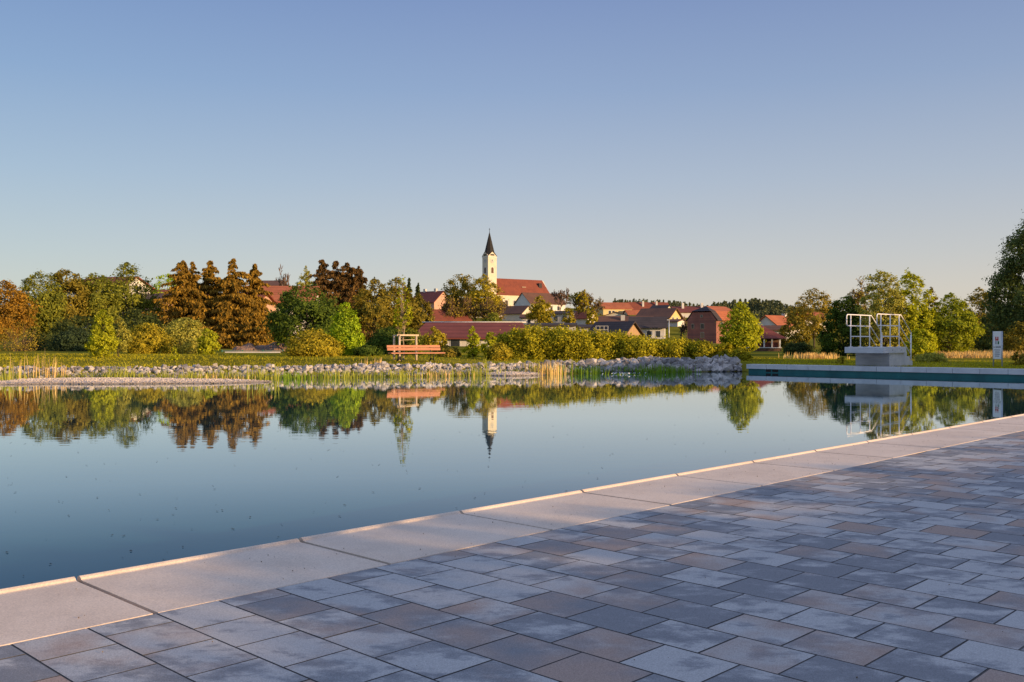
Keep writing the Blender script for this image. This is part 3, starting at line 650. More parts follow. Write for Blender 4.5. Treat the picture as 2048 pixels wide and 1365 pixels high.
# unseen hedges added to cast the shadows on the terrace and the right bank
def hedge_run(name, label, pts, h, th, n, leaf, spikes=()):
    root = empty(name, (pts[0][0], pts[0][1], .25), 0, label, 'hedge'); P = []
    p0 = np.array(pts[0]); p1 = np.array(pts[1]); d = p1-p0; L = np.linalg.norm(d); d /= L; s = np.array([-d[1], d[0]])
    u = rng.random(n)*L; v = rng.normal(size=n)*th*.3; z = rng.random(n)*(h + .05*np.sin(u*1.7)+.04*np.sin(u*4.1))
    P = np.stack([d[0]*u+s[0]*v, d[1]*u+s[1]*v, z], 1)
    for us, hs, ws in spikes:
        k = int(1700*ws); zz = h + rng.random(k)*hs; P = np.concatenate([P, np.stack([d[0]*us + rng.normal(size=k)*ws, d[1]*us + rng.normal(size=k)*ws, zz], 1)])
    Vv, Ff = leaf_quads(P, leaf, .7); link('foliage', mesh_np('foliage', Vv, Ff, M['mid']), root)
    mb = MB(); mb.obox((0,0,h*.49), (d[0]*L,d[1]*L,h*.49), th*.45, h*.98-.04); mb.build('stems', M['bark'], root)  # solid box core instead of stems, so the added hedge blocks the sun
SXY = (math.sin(SUN_AZ), math.cos(SUN_AZ))
def SQ(p, q): return (-p*SXY[1]+q*SXY[0], p*SXY[0]+q*SXY[1])
tanE = math.tan(SUN_EL)
s2 = np.array([math.sin(SUN_AZ), math.cos(SUN_AZ)]); nn = float(s2@W2); mm_ = float(s2@C2)
DN = 12.0; hd = DN/nn
hA = .30 + hd*tanE - .25 - .055
a = MN(-8, -2.86+DN, 0); b = MN(19.5, -2.86+DN, 0)
SHADE_SPIKES = [(us, hh, ww) for us, hh, ww in ((12.7,.10,.10),(13.05,.2,.10),(13.4,.24,.12),(13.85,.20,.06),(14.2,.22,.09),(14.7,.1,.08),(15.8,.07,.12),(17.2,.08,.08))]  # added leaf tufts on the hedge top, shaped to cast shadow streaks
hedge_run('terrace_shade_hedge','unseen clipped hedge added behind the paved terrace to shade it',[a[:2],b[:2]],hA,.5,14000,.10,SHADE_SPIKES)
q0 = 15.; hB = .42 + tanE*(q0+15.5) - .3
hedge_run('bank_shade_hedge','unseen tall hedge added beyond the right end of the pool to shade the bank',[SQ(30.9,q0),SQ(46,q0)],hB,.9,18000,.2)

# ------------------------------------------------------------------ rubble bank
def stone_mesh(seed):
    import bmesh
    r_ = np.random.default_rng(seed); bm = bmesh.new(); bmesh.ops.create_icosphere(bm, subdivisions=1, radius=.5)
    s = r_.uniform(.65,1.15,3)
    pl = [(v/np.linalg.norm(v), r_.uniform(.20,.36)) for v in r_.normal(size=(8,3))]
    for v in bm.verts:
        p = np.array(v.co)
        for nrm, dd in pl:
            k = p@nrm - dd
            if k > 0: p = p - nrm*k
        p = p*s + r_.normal(size=3)*.02; v.co = p
    me = bpy.data.meshes.new('stone'); bm.to_mesh(me); bm.free(); me.materials.append(M['stone']); return me
SM = [stone_mesh(i) for i in range(10)]
stones = []
def bank_stones(x0, x1, n, smin, smax, w, pile, t0=0.):
    for _ in range(n):
        x = rng.uniform(x0, x1); tt = rng.random()*w
        y = float(shore(x)) + t0 + tt; sz_ = rng.uniform(smin, smax)*rng.uniform(.7,1.3)
        z = max(0, float(ground_z(x, y))) + sz_*.12 + pile*math.sin(math.pi*tt/w)
        stones.append((x, y, z, sz_))
bank_stones(-17, -6, 1300, .09,.26, 1.1, .0)
bank_stones(-6, 1.2, 950, .10,.28, 1.2, .0)
bank_stones(1.2, 5, 330, .18,.38, 1.3, .02)
bank_stones(4.4, 8.85, 430, .22,.46, 1.5, .07)
bank_stones(-30, -17, 150, .12,.25, 1.0, .0)
def showsize(s): return s[3]/s[1] * (abs(s[0]/s[1]) < .53)
stones.sort(key=showsize, reverse=True)
LBL = 'pale angular stone lying in the rubble bank along the far shore'
def place(o, s):
    o.location = s[:3]; o.scale = (s[3]*1.1, s[3]*1.1, s[3]*.85); o.rotation_euler = tuple(rng.uniform(0,6.28,3))
for i, s in enumerate(stones[:300]):
    o = link('bank_stone', SM[i % 10]); place(o, s); tag(o, LBL, 'stone', 'stones of the rubble bank')
from mathutils import Euler, Matrix
def merge(name, items, meshes, mat, cat, label):
    Vs, Fs, off = [], [], 0
    base = []
    for me in meshes:
        v = np.array([p.co[:] for p in me.vertices]); f = np.array([p.vertices[:] for p in me.polygons]); base.append((v,f))
    for i, s in enumerate(items):
        v, f = base[i % len(base)]; Rm = np.array(Euler(tuple(rng.uniform(0,6.28,3))).to_matrix())
        sc = s[3] if len(s) == 4 else s[3]
        p = (v*sc)@Rm.T; p[:,2] *= s[4] if len(s) > 4 else .85
        Vs.append(p + np.array(s[:3])); Fs.append(f+off); off += len(v)
    o = link(name, mesh_np(name, np.concatenate(Vs), np.concatenate(Fs), mat)); tag(o, label, cat, kind='stuff'); return o
merge('rubble', stones[300:], SM, M['stone'], 'stones', 'smaller pale rubble filling the gaps of the stone bank')
# gravel islands: low mounds of pebbles
def gravel(label, cx, cy, rx, ry, h, n, size, rot=0.):
    root = empty('gravel_island', (cx,cy,0), rot, label, 'gravel island')
    mb = MB(); K = 40; rings = [(1.0,-.04),(.97,h*.3),(.8,h*.75),(.45,h),(0.01,h*1.05)]
    vs = []
    for q, z in rings:
        for j in range(K):
            a = 2*math.pi*j/K; wv = 1+.07*math.sin(3*a+1)+.05*math.sin(7*a)
            vs.append((rx*q*wv*math.cos(a), ry*q*wv*math.sin(a), z))
    fs = [(i*K+j, i*K+(j+1)%K, (i+1)*K+(j+1)%K, (i+1)*K+j) for i in range(len(rings)-1) for j in range(K)]
    mb.add(vs, fs, True); mb.build('gravel_bed', M['pebble'], root)
    its = []
    for _ in range(n):
        a = rng.random()*6.283; q = rng.random()**.5; wv = 1+.07*math.sin(3*a+1)+.05*math.sin(7*a)
        its.append((rx*q*wv*math.cos(a), ry*q*wv*math.sin(a), np.interp(q,[0,.45,.8,.97,1],[h*1.05,h,h*.75,h*.3,0]), size*rng.uniform(.6,1.4), .75))
    oo = merge('pebbles', its, SM, M['pebble'], None, None); oo.parent = root
gravel('wide pale gravel island in the water at the left edge', -11.2, 27.6, 4.0, 1.35, .09, 4200, .06, R(-4))
gravel('pale gravel spit reaching in from the left frame edge', -15.6, 26.4, 3.6, .8, .06, 1800, .06, R(3))
gravel('small pale gravel island below the hedge left end', pxx(1022,33.2), 33.2, 1.12, .8, .10, 1100, .06, R(0))

# ------------------------------------------------------------------ reeds, grasses, shore plants
def blades(n, spread, h, lean, width, sy=1., joined=False):
    bx = rng.normal(size=n)*spread; by = rng.normal(size=n)*spread*sy
    hh = h*rng.uniform(.45,1.05,n); a = rng.random(n)*6.283; ln = np.abs(rng.normal(size=n))*lean*hh
    dx, dy = np.cos(a), np.sin(a); b2 = rng.random(n)*6.283; wx, wy = np.cos(b2)*width*.5, np.sin(b2)*width*.5
    z = np.zeros(n)
    def pt(f, lf, w): return np.stack([bx+dx*ln*lf+wx*w, by+dy*ln*lf+wy*w, z+hh*f], 1)
    V = np.stack([pt(0,0,-1), pt(0,0,1), pt(.55,.3,.85), pt(.55,.3,-.85), pt(1,1,.12), pt(1,1,-.12)], 1).reshape(-1,3)
    i = np.arange(n)*6
    Fc = np.concatenate([np.stack([i,i+1,i+2,i+3],1), np.stack([i+3,i+2,i+4,i+5],1)])
    if joined: Fc = np.concatenate([Fc, np.stack([i[:-1],i[:-1]+1,i[1:]+1,i[1:]],1)])   # common root stock below the surface
    return V, Fc
def reed(label, px, D, top, n, mat, spread_px=14, lean=.22, wpx=1.6, group=None, name='reed_clump', cat='reeds'):
    x = pxx(px,D); z0 = max(0, float(ground_z(x,D))) - .03; h = pyz(top,D)-z0
    V, Fc = blades(n, spread_px/F*D*.5, h, lean, wpx/F*D, joined=True)
    o = link(name, mesh_np(name, V, Fc, M[mat])); o.location = (x,D,z0); tag(o, label, cat, group)
reed('tall green and tan reed clump at the left edge of the shore',22,27.6,728,34,'reed',22,.16,2.2)
reed('tan dry reed stalks behind the left reed clump',30,29,706,14,'dry',22,.08,1.4)
reed('dry tan stalks left of the pale young birch',82,29.5,699,16,'dry',16,.07,1.4)
reed('tall dry stalks nearest the pale young birch',106,29.5,712,22,'dry',16,.1,1.5)
reed('wispy tan stalks beside the pale young birch',128,29.8,722,8,'dry',14,.1,1.4)
reed('bright green reeds at the back of the left gravel island',238,29.4,722,40,'reed',24,.2,1.8)
reed('low green reeds left of the gravel island tip',222,29.3,740,50,'reed',50,.2,1.8)
reed('low green reeds between the tall reeds and island tip',285,29.5,742,40,'reed',40,.2,1.8)
reed('green reeds at the tip of the left gravel island',325,28.6,736,34,'reed',14,.15,1.8)
reed('upright green reeds just right of the gravel island tip',386,27.9,738,60,'reed',26,.13,1.8)
reed('tan and green reed belt below the shaded lawn',410,28.2,746,70,'dry',50,.12,1.5)
reed('tall single pale blades standing in the water',417,27.6,724,3,'reed',3,.05,1.6)
reed('reed clump below the earth mound',452,28.6,734,70,'reed',34,.14,1.7)
reed('dry reeds between the two tall blade clumps',475,28.6,748,60,'dry',44,.14,1.5)
reed('tall pale blades below the spruces',497,27.7,722,7,'reed',7,.09,1.6)
reed('reed clump with bent blades below the maple left side',528,28.5,730,50,'reed',24,.2,1.7)
reed('tall blades in front of the dark maple',549,27.7,724,10,'reed',8,.14,1.6)
reed('low reed belt below the golden shrub',590,29.6,740,90,'reedg',60,.15,1.7)
reed('green reeds below the bright green tree',655,30,738,90,'reed',60,.15,1.7)
reed('dry stalks right of the bright green tree',738,34.5,712,16,'dry',18,.08,1.5)
reed('dry stalks left of the bench',758,34.5,715,14,'dry',12,.08,1.5)
reed('low mixed reeds left below the bench',720,30.5,738,90,'reed',60,.15,1.6)
reed('low reeds directly below the bench',790,31,738,90,'reed',50,.15,1.6)
reed('tan reed belt right below the bench',880,32,739,110,'dry',60,.14,1.5)
reed('green tips among the tan reeds right of the bench',900,32,737,50,'reed',70,.14,1.5)
reed('green reeds left of the small gravel island',955,32.6,722,50,'reed',34,.16,1.6)
reed('bent tall blades behind the small gravel island',972,33.5,712,6,'reed',6,.25,1.5)
reed('reeds behind the small gravel island',1010,35,722,90,'reed',54,.13,1.5)
reed('tall tan reed clump right of the small gravel island',1095,33.4,723,130,'dry',36,.12,1.5)
reed('olive reeds mixed into the tan clump',1080,33.8,722,80,'reed',40,.12,1.5)
reed('single tall blades in front of the shaded stones',1144,34.5,716,5,'reed',4,.05,1.5)
reed('dark green reeds left of the white flowers',1170,34.6,728,150,'reedg',44,.14,1.6)
reed('dark grey green reed clump beside the tan reeds',1130,34.8,731,80,'reedg',28,.14,1.6)
reed('tall pale blades left of the white flowers',1198,34.4,715,5,'reed',4,.08,1.6)
reed('sparse dark reeds behind the white flowers',1240,36,729,120,'reedg',70,.14,1.5)
reed('dark green reeds in front of the large stones',1305,35.4,727,150,'reedg',54,.13,1.6)
reed('dark green reeds at the right end of the reed belt',1355,35.6,730,110,'reedg',34,.14,1.6)
reed('tall dry grass strip right of the open shed',1625,48,705,320,'dry',46,.1,2.)
def scatter_blades(name, label, cat, n, region, hmin, hmax, mat, width):
    X, Y = region(n); Z = ground_z(X, Y); n = len(X)
    V, Fc = blades(n, 0., 1., .3, width); V = V.reshape(n,6,3); hh = rng.uniform(hmin,hmax,n)
    V[:,:,2] *= hh[:,None]; V[:,:,0] = V[:,:,0]*(.3+hh[:,None]) ; V += np.stack([X,Y,Z-.01],1)[:,None,:]
    o = link(name, mesh_np(name, V.reshape(-1,3), Fc, M[mat])); tag(o, label, cat, kind='stuff')
def reg_bank(x0, x1, d0, d1):
    def f(n):
        X = rng.uniform(x0,x1,n); Y = shore(X) + d0 + (d1-d0)*rng.random(n)**1.3; k = np.abs(X/Y) < .6; return X[k], Y[k]
    return f
scatter_blades('meadow_grass','sunlit meadow grass on the left bank','grass',34000,reg_bank(-30,9,1.2,22),.03,.11,'grass',.03)
scatter_blades('meadow_grass','meadow grass behind the pool wall on the right','grass',18000,reg_bank(9.4,24,.7,18),.03,.12,'grass',.03)
scatter_blades('shore_plants','low leafy marsh plants at the foot of the stone bank','marsh plants',26000,reg_bank(-17,3,-1.2,.35),.06,.26,'reed',.026)
scatter_blades('shore_plants','dry tan stems among the marsh plants','marsh plants',2500,reg_bank(-17,2,-1.0,.3),.05,.24,'dry',.02)
def reg_dry(n):
    X = rng.uniform(22,40,n); Y = 50+rng.random(n)*8; return X, Y
scatter_blades('dry_reed_belt','pinkish dry reed belt behind the meadow on the right','reeds',9000,reg_dry,.22,.40,'dry',.06)
# white flowers on the water
root = empty('water_flowers',(pxx(1247,34),34,.0),0,'cluster of small white flowers floating before the shaded stones','flowers')
P = np.stack([rng.normal(size=90)*.28, rng.normal(size=90)*.35, rng.uniform(.01,.06,90)],1); Vv,Ff = leaf_quads(P,.05,.9); link('petals', mesh_np('petals',Vv,Ff,M['petal']), root)
P = np.stack([rng.normal(size=120)*.32, rng.normal(size=120)*.35, rng.uniform(.005,.02,120)],1); Vv,Ff = leaf_quads(P,.06,.9); link('leaves', mesh_np('leaves',Vv,Ff,M['reedg']), root)
# grit and plant litter blown onto the terrace
gp = []
while len(gp) < 900:
    mm2 = rng.uniform(.2, 14); n2 = -2.95 + rng.random()*4 if rng.random() < .6 else rng.uniform(-3.56, -2.99)
    gp.append((*MN(mm2, n2, .3015)[:2], .3018, rng.uniform(.0025,.007)*rng.uniform(.5,1.4)))
merge('terrace_grit', gp, SM, M['litter'], 'grit', 'scattered grit and plant crumbs on the paving and coping')
# floating specks
pts = []
while len(pts) < 330:
    D = 4.5*(25/4.5)**rng.random(); x = rng.uniform(-.55,.55)*D
    if np.array([x,D])@W2 < -3.75: pts.append((x,D,.004))
P = np.array(pts); a = rng.random(len(P))*6.28; s = rng.uniform(.003,.009,len(P))*(1+P[:,1]*.05)
Vv = np.stack([P+np.stack([np.cos(a+k*math.pi/2)*s*(1.3 if k%2 else .8), np.sin(a+k*math.pi/2)*s*(1.3 if k%2 else .8), np.full(len(P),.002*(k%2))],1) for k in range(4)],1).reshape(-1,3)
o = link('floating_specks', mesh_np('floating_specks', Vv, np.arange(len(Vv)).reshape(-1,4), M['speck'])); tag(o,'tiny dark specks and insects floating on the calm water','floating specks',kind='stuff')

# ------------------------------------------------------------------ bench, stake frame, fence, mound, sign, lamp
D = 37.4; x = pxx(832,D); z0 = float(ground_z(x,D)); k = (pyz(691,D)-z0)/.80
bn = empty('park_bench',(x,D,z0),R(28),'reddish wooden park bench on the bank in front of the stake frame','bench')
L = 2.22
for z_, yo in ((.60,.20),(.735,.245)):
    mb = MB(); mb.obox((-L/2,yo,z_*k),(L/2,yo,z_*k),.035,.115*k); mb.build('back_slat',M['bench'],bn)
for yo in (-.22,-.08,.06):
    mb = MB(); mb.obox((-L/2,yo,.42*k),(L/2,yo,.42*k),.12,.045); mb.build('seat_slat',M['bench'],bn)
for sx in (-.68,.68):
    mb = MB(); mb.tube([(sx,-.20,.02),(sx,-.14,.2*k),(sx,-.20,.39*k)],.022,8); mb.tube([(sx,.26,.02),(sx,.12,.2*k),(sx,.14,.40*k),(sx,.215,.6*k),(sx,.27,.78*k)],.022,8)
    mb.tube([(sx,-.22,.385*k),(sx,.14,.385*k)],.02,8); mb.tube([(sx,-.2,.03),(sx,-.1,.13*k),(sx,.1,.13*k),(sx,.26,.03)],.018,8); mb.build('leg',M['iron'],bn)
D = 38.6; x = pxx(806,D); z0 = float(ground_z(x,D)); hz = pyz(672,D)-z0
sf = empty('stake_frame',(x,D,z0),0,'pale wooden three post stake frame around the tall sapling','stake frame')
pp = [(pxx(787,D)-x,.2),(pxx(801.5,D)-x,-.45),(pxx(832,D)-x,.1)]
for a_, b_ in pp:
    mb = MB(); mb.tube([(a_,b_,-.2),(a_,b_,hz-.02)],[.048,.042],10); mb.build('post',M['post'],sf)
for i, j in ((0,1),(1,2)):
    p_, q_ = Vector((*pp[i],hz+.0)), Vector((*pp[j],hz+.0)); d_ = (q_-p_).normalized()*.12
    mb = MB(); mb.obox(p_-d_+Vector((0,0,.012*i)), q_+d_+Vector((0,0,.012*i)),.045,.06); mb.build('crossbar',M['post'],sf)
mb = MB(); mb.tube([(pp[1][0],pp[1][1],hz*.80),(.02,0,hz*.82),(pp[2][0],pp[2][1],hz*.84)],.012,6); mb.build('tie_rope',M['post'],sf)
D = 60.; xs = [pxx(p,D) for p in (444,485,526,566)]; z0 = float(ground_z(xs[1],D)); zt_ = pyz(700,D)
fn = empty('wire_fence',(xs[0],D,z0),0,'thin green wire mesh fence behind the shaded lawn','fence')
for xx in xs:
    mb = MB(); mb.tube([(xx-xs[0],0,-.2),(xx-xs[0],0,zt_-z0)],.03,6); mb.build('fence_post',M['greenpost'],fn)
mb = MB()
for i in range(9): mb.obox((0,0,.06+i*(zt_-z0-.1)/8),(xs[-1]-xs[0],0,.06+i*(zt_-z0-.1)/8),.006,.006)
mb.build('wire_mesh',M['wire'],fn)
mb = MB(); mb.box(pxx(465,D),pxx(572,D),D-1.6,D-1.45,z0-.1,z0+.06); o = mb.build('kerb',M['concrete']); tag(o,'straight pale kerb in front of the earth mound','kerb')
def mound(label, px, D, w, h, d):
    x = pxx(px,D); z0 = float(ground_z(x,D)); nx = 28; ny = 16; V = []
    for j in range(ny+1):
        for i in range(nx+1):
            u = 2*i/nx-1; v = 2*j/ny-1; q = max(0,1-u*u-v*v)
            V.append((u*w, v*d, h*q**.8*(1+.35*math.sin(u*5+v*3)*.6)+rng.normal()*.05*h*(q>0)-.05))
    o = link('earth_mound', mesh_np('earth_mound', V, [(j*(nx+1)+i, j*(nx+1)+i+1, (j+1)*(nx+1)+i+1, (j+1)*(nx+1)+i) for j in range(ny) for i in range(nx)], M['earth']))
    o.location = (x,D,z0); tag(o, label,'earth mound')
mound('bare brown earth mound behind the wire fence',492,62,.95,.52,1.2)
mound('larger grey brown earth mound beside the dark maple',545,64,1.5,.60,1.4)
# sign
D = 33.8; x = pxx(1995.5,D); z0 = float(ground_z(x,D)); zb = pyz(719,D)-z0; ztp = pyz(663.5,D)-z0
wS = .46; sg = empty('info_sign',(x,D,z0),R(-84),'narrow white upright sign board with a logo on two posts','sign')
zt_s = ztp
mb = MB(); mb.box(-wS/2,wS/2,-.02,.02,zb,zt_s); bd = mb.build('board',M['sign'],sg)
for sx in (-wS/2-.02,wS/2+.02):
    mb = MB(); mb.tube([(sx,0,-.2),(sx,0,zt_s)],.025,8); mb.build('post',M['galv'],sg)
def strips(name, mat, rects):
    mb = MB()
    for x0,x1,f0,f1 in rects: mb.box(x0*wS,x1*wS,-.0245,-.0195,zb+(1-f1)*(zt_s-zb),zb+(1-f0)*(zt_s-zb))
    mb.build(name,M[mat],bd)
strips('logo_red','inkred',[(-.24,-.10,.20,.34),(-.10,.02,.28,.33),(.02,.16,.20,.34)])
strips('logo_grey','inkgrey',[(-.24,-.06,.36,.385),(-.24,-.06,.40,.425),(-.24,-.06,.44,.465)])
strips('logo_green','inkgreen',[(.06,.24,.36,.465)])
lines = []
for f, a_, b_ in ((.66,-.36,.36),(.735,-.28,.30),(.81,-.3,.32),(.88,-.26,.26)):
    xx = a_
    while xx < b_:
        w_ = random.uniform(.05,.12); lines.append((xx,min(xx+w_,b_),f,f+.028)); xx += w_+.025
strips('text_lines','inkgrey',lines)
tx = bpy.data.curves.new('lettering','FONT'); tx.body = 'A. BAUER'; tx.size = .10; tx.align_x = 'CENTER'; tx.extrude = .002
to = bpy.data.objects.new('lettering',tx); col.objects.link(to); dg = bpy.context.evaluated_depsgraph_get()
me = bpy.data.meshes.new_from_object(to.evaluated_get(dg)); me.materials.clear(); me.materials.append(M['ink'])
bpy.data.objects.remove(to); lo = link('lettering',me,bd); lo.location = (0,-.0225,zb+(1-.60)*(zt_s-zb)); lo.rotation_euler = (R(90),0,0)
# lamp pole on the field
D = 150.; x = pxx(1338,D); z0 = float(ground_z(x,D)); lp = empty('street_lamp',(x,D,z0),0,'pale slender lamp pole on the field left of the brick mill','lamp')
hz = pyz(641,D)-z0; mb = MB(); mb.tube([(0,0,-.3),(0,0,hz)],[.5,.42],8); mb = MB(); mb.tube([(0,0,-.3),(0,0,hz)],[.11,.08],8); mb.build('pole',M['galv'],lp)
mb = MB(); mb.obox((.12,0,hz),(-.32,0,hz+.03),.24,.14); mb.build('lamp_head',M['galv'],lp)

# ------------------------------------------------------------------ buildings
def house(name, label, px, D, yaw, L, W, eave, ridge, wall, roof, hip=0., ov=.5, chim=(), wins=(), wall2=None, cat='house', th=.2):
    x = pxx(px,D); y = D; z0 = float(ground_z(x,y)); e = pyz(eave,D)-z0; r = pyz(ridge,D)-z0
    root = empty(name,(x,y,z0),R(yaw),label,cat)
    mb = MB(); a, b = L/2, W/2
    if hip: mb.box(-a,a,-b,b,-1.,e)
    else:
        s = [(-b,-1.),(b,-1.),(b,e),(0,r),(-b,e)]
        vs = [(xx,yy,zz) for xx in (-a,a) for yy,zz in s]
        mb.add(vs,[(0,4,3,2,1),(5,6,7,8,9)]+[(i,(i+1)%5,5+(i+1)%5,5+i) for i in range(5)])
    wl = mb.build('wall',M[wall],root)
    sl = (r-e)/b; oz = e-sl*ov; A = a+ov*.8; B = b+ov; rx = A-hip; u = .03
    top = [(-A,-B,oz),(A,-B,oz),(A,B,oz),(-A,B,oz),(-rx,0,r),(rx,0,r)]
    vs = [(p[0],p[1],p[2]+u+th) for p in top]+[(p[0],p[1],p[2]+u) for p in top]
    fs = [(0,1,5,4),(2,3,4,5),(6,10,11,7),(8,11,10,9),(0,6,7,1),(2,8,9,3)]
    if hip: fs += [(1,2,5),(3,0,4),(7,11,8),(9,10,6),(1,7,8,2),(3,9,6,0)]
    else: fs += [(1,7,11,5),(5,11,8,2),(3,9,10,4),(4,10,6,0)]
    mb = MB(); mb.add(vs,fs); rf = mb.build('roof',M[roof],root)
    for cx_, cy_, ch in chim:
        zz = r - sl*abs(cy_); mb = MB(); mb.box(cx_-.4,cx_+.4,cy_-.4,cy_+.4,zz-.3,r+ch); mb.build('chimney',M['greyw' if ch < 1.2 else 'white'],rf)
    for face, uu, zz, w, h in wins:
        if face in 'fb':
            sg_ = -1 if face == 'f' else 1; cx_, cy_ = uu*a, sg_*b; n_ = (0,sg_); t_ = (1,0)
        else:
            sg_ = -1 if face == 'l' else 1; cx_, cy_ = sg_*a, uu*b; n_ = (sg_,0); t_ = (0,1)
        zc = e - zz
        def bx(mb, hw_, hh_, d0, d1):
            xs = sorted((cx_+n_[0]*d0-t_[0]*hw_, cx_+n_[0]*d1+t_[0]*hw_)); ys = sorted((cy_+n_[1]*d0-t_[1]*hw_, cy_+n_[1]*d1+t_[1]*hw_))
            mb.box(xs[0],xs[1],ys[0],ys[1],zc-hh_,zc+hh_)
        mb = MB(); bx(mb,w/2+.1,h/2+.1,-.1,.03); wf = mb.build('window',M['frame'],wl)
        mb = MB(); bx(mb,w/2,h/2,-.05,.045); mb.build('pane',M['pane'],wf)
    return root
# low hall with the maroon roof
D=100
hl = house('low_hall','long low white hall with maroon tiled roof behind the bench',948,D,-3,10.9,7.6,676,648.5,'white','tile_maroon',hip=.9,ov=.55,wins=(('f',-.28,1.1,.9,1.9),('f',-.62,1.1,1.6,.9),('f',.45,1.1,1.2,1.2)),cat='hall',th=.14)
mb = MB(); mb.tube([(-5.4,0,pyz(645.5,D)-float(ground_z(pxx(948,D),D))),(5.4,0,pyz(645.5,D)-float(ground_z(pxx(948,D),D)))],.07,6); mb.build('ridge_rail',M['frame'],hl)
# left village houses
house('gable_house','pale house with small red roof seen through the tallest left tree',225,135,-20,8,6,577,558,'white','tile_red',wins=(('f',.2,1.5,1,1.2),('r',0,.2,.9,1)))
house('gable_house','house with white gable boards behind the left spruces',330,105,-30,8,7,612,592,'pink','tile_brown',wins=(('r',0,1.2,.9,1.),('r',0,3.,1.,1.2),('f',.3,1.8,1,1.2)))
house('long_house','long white house with red roof behind the dark maple',566,132,4,9.,8,606,576,'white','tile_orange',wins=(('f',-.6,1.6,1,1.3),('f',-.2,1.6,1,1.3),('f',.2,1.6,1,1.3),('f',.6,1.6,1,1.3)))
house('long_house','white house wall glimpsed between the spruces',450,125,-8,11,7,612,590,'pink','tile_red',wins=(('f',-.5,1.6,1,1.3),('f',0,1.6,1,1.3),('f',.5,1.6,1,1.3)))
house('roof_house','brown roof strip above the red roofed house',545,210,0,4.6,6,574,564,'greyw','tile_brown')
house('small_house','reddish roof tip above the left tree belt',345,190,-10,8,7,598,582,'white','tile_red')
house('pink_house','salmon pink gabled house with dark red roof left of the church',862,300,-38,10,8,606,585,'pink','tile_maroon',chim=((-2.5,0,1.),(2,0,1.)),wins=(('l',0,1,1,1.3),('f',.1,2,1,1.4)))
house('red_roof_house','house with orange red roof directly above the maroon hall roof',893,205,24,8.2,6,641,622,'white','tile_red')
house('cream_house','cream house half hidden by the trees below the church',955,340,8,17,8,622,600,'cream','tile_brown',wins=tuple(('f',q,1.8,.9,1.3) for q in (-.7,-.35,0,.35,.7)))
house('gable_barn','white gabled house with long brown roof right of the church nave',1080,430,34,19,12,609,588,'white','tile_brown',wins=(('l',0,2,1.2,1.6),('f',.2,2,1.2,1.8),('f',.6,2,1.2,1.8),('f',-.2,2,1.2,1.8)))
house('cottage','small cottage with brown roof and lit gable below the church',1036,300,-36,7.5,6.5,628,614,'cream','tile_brown',wins=(('r',0,1.5,.9,1.2),))
house('cottage','tiny white bungalow below the small cottage',1058,270,-6,4.2,4,637,631,'white','tile_brown',wins=(('f',.1,.9,.8,1.),))
house('grey_shed','grey open shed with flat roof right of the gold tree',1130,285,-25,7.5,5,629,624,'greyw','tile_dark',wins=(('f',-.5,1.4,1.2,1.6),('f',.2,1.4,1.2,1.6)),cat='shed')
house('cottage','small white cottage with red roof left of the yellow house',1170,262,-38,4.6,4.2,637,625,'white','tile_red',wins=(('r',0,1.2,.7,.9),))
house('yellow_house','yellow house with bright red roof on the village hill',1226,385,16,12.2,10,619,607,'yellow','tile_orange',wins=tuple(('f',q,1.6,1.,1.5) for q in (-.55,-.3,.45,.7)))
house('red_roof_house','large red roofed house right of the yellow house',1296,410,12,17,11,628,606.5,'cream','tile_red',chim=((-3,-2,.6),(3,-2,.6)))
house('red_roof_house','low red roof in front of the large red roofed house',1268,380,14,7,7,632,622,'cream','tile_orange',wins=(('f',-.2,1.,.9,1.),))
house('low_house','low pale yellow gable in front of the yellow house',1234,340,78,7,9.2,634,626,'cream','tile_brown',wins=(('l',0,.4,1,1.),('l',.5,1,1,1.)))
house('brown_roof_house','long brown roofed house with square chimney',1252,200,-8,10.5,7,652,635,'white','tile_brown',chim=((-.6,-1.6,.35),),wins=(('l',0,.5,.8,1.),))
house('white_house','white two storey house with dark roof and three windows',1296,172,-10,6.0,6.,656,637,'white','tile_dark',wins=(('f',-.55,1.2,.75,1.1),('f',0.1,1.2,.75,1.1),('f',.62,1.2,.75,1.1)))
house('timber_barn','dark roofed barn with tan timber gable behind the hedge',1230,140,-40,6.0,6.0,678,647,'timber','tile_dark',ov=.55,cat='barn')
house('chalet_house','cream gabled house with brown roof left of the brick mill',1318,265,-34,9.5,7.6,636,619,'yellow','tile_brown',ov=.8,wins=(('r',-.35,.6,.9,1.1),('r',.35,.6,.9,1.1),('f',-.2,1.4,1,1.2),('f',.5,1.4,1,1.2)))
house('chalet_annex','white lower storey with porch roof below the cream gabled house',1346,255,-34,5.,5.2,645,641,'white','tile_brown',wins=(('r',.5,1.5,.8,1.),))
house('small_house','little dark roof with pale gable above the cream gabled house',1322,330,-36,6,4.6,620,612.5,'cream','tile_dark',wins=(('r',0,.4,.7,.8),))
house('red_roof_house','long low red roof with two white chimneys behind the brick mill',1382,345,0,13,9,626,615,'white','tile_maroon',chim=((-3.2,-1.5,1.4),(3.6,-1.5,1.4)))
house('white_house','white gabled house with red roof right of the round bright tree',1556,205,42,9.,6.4,656,634,'white','tile_orange',chim=((2.4,0,.7),),wins=(('l',0,1.6,.8,1.),('f',.4,1.4,.9,1.1)))
house('red_roof_house','red roof glimpsed through the airy brown tree',1612,245,20,8,7,640,626,'white','tile_orange')
house('small_house','small low house with brown roof in front of the white gabled house',1553,180,-15,3.6,3.4,661,654,'white','tile_brown')
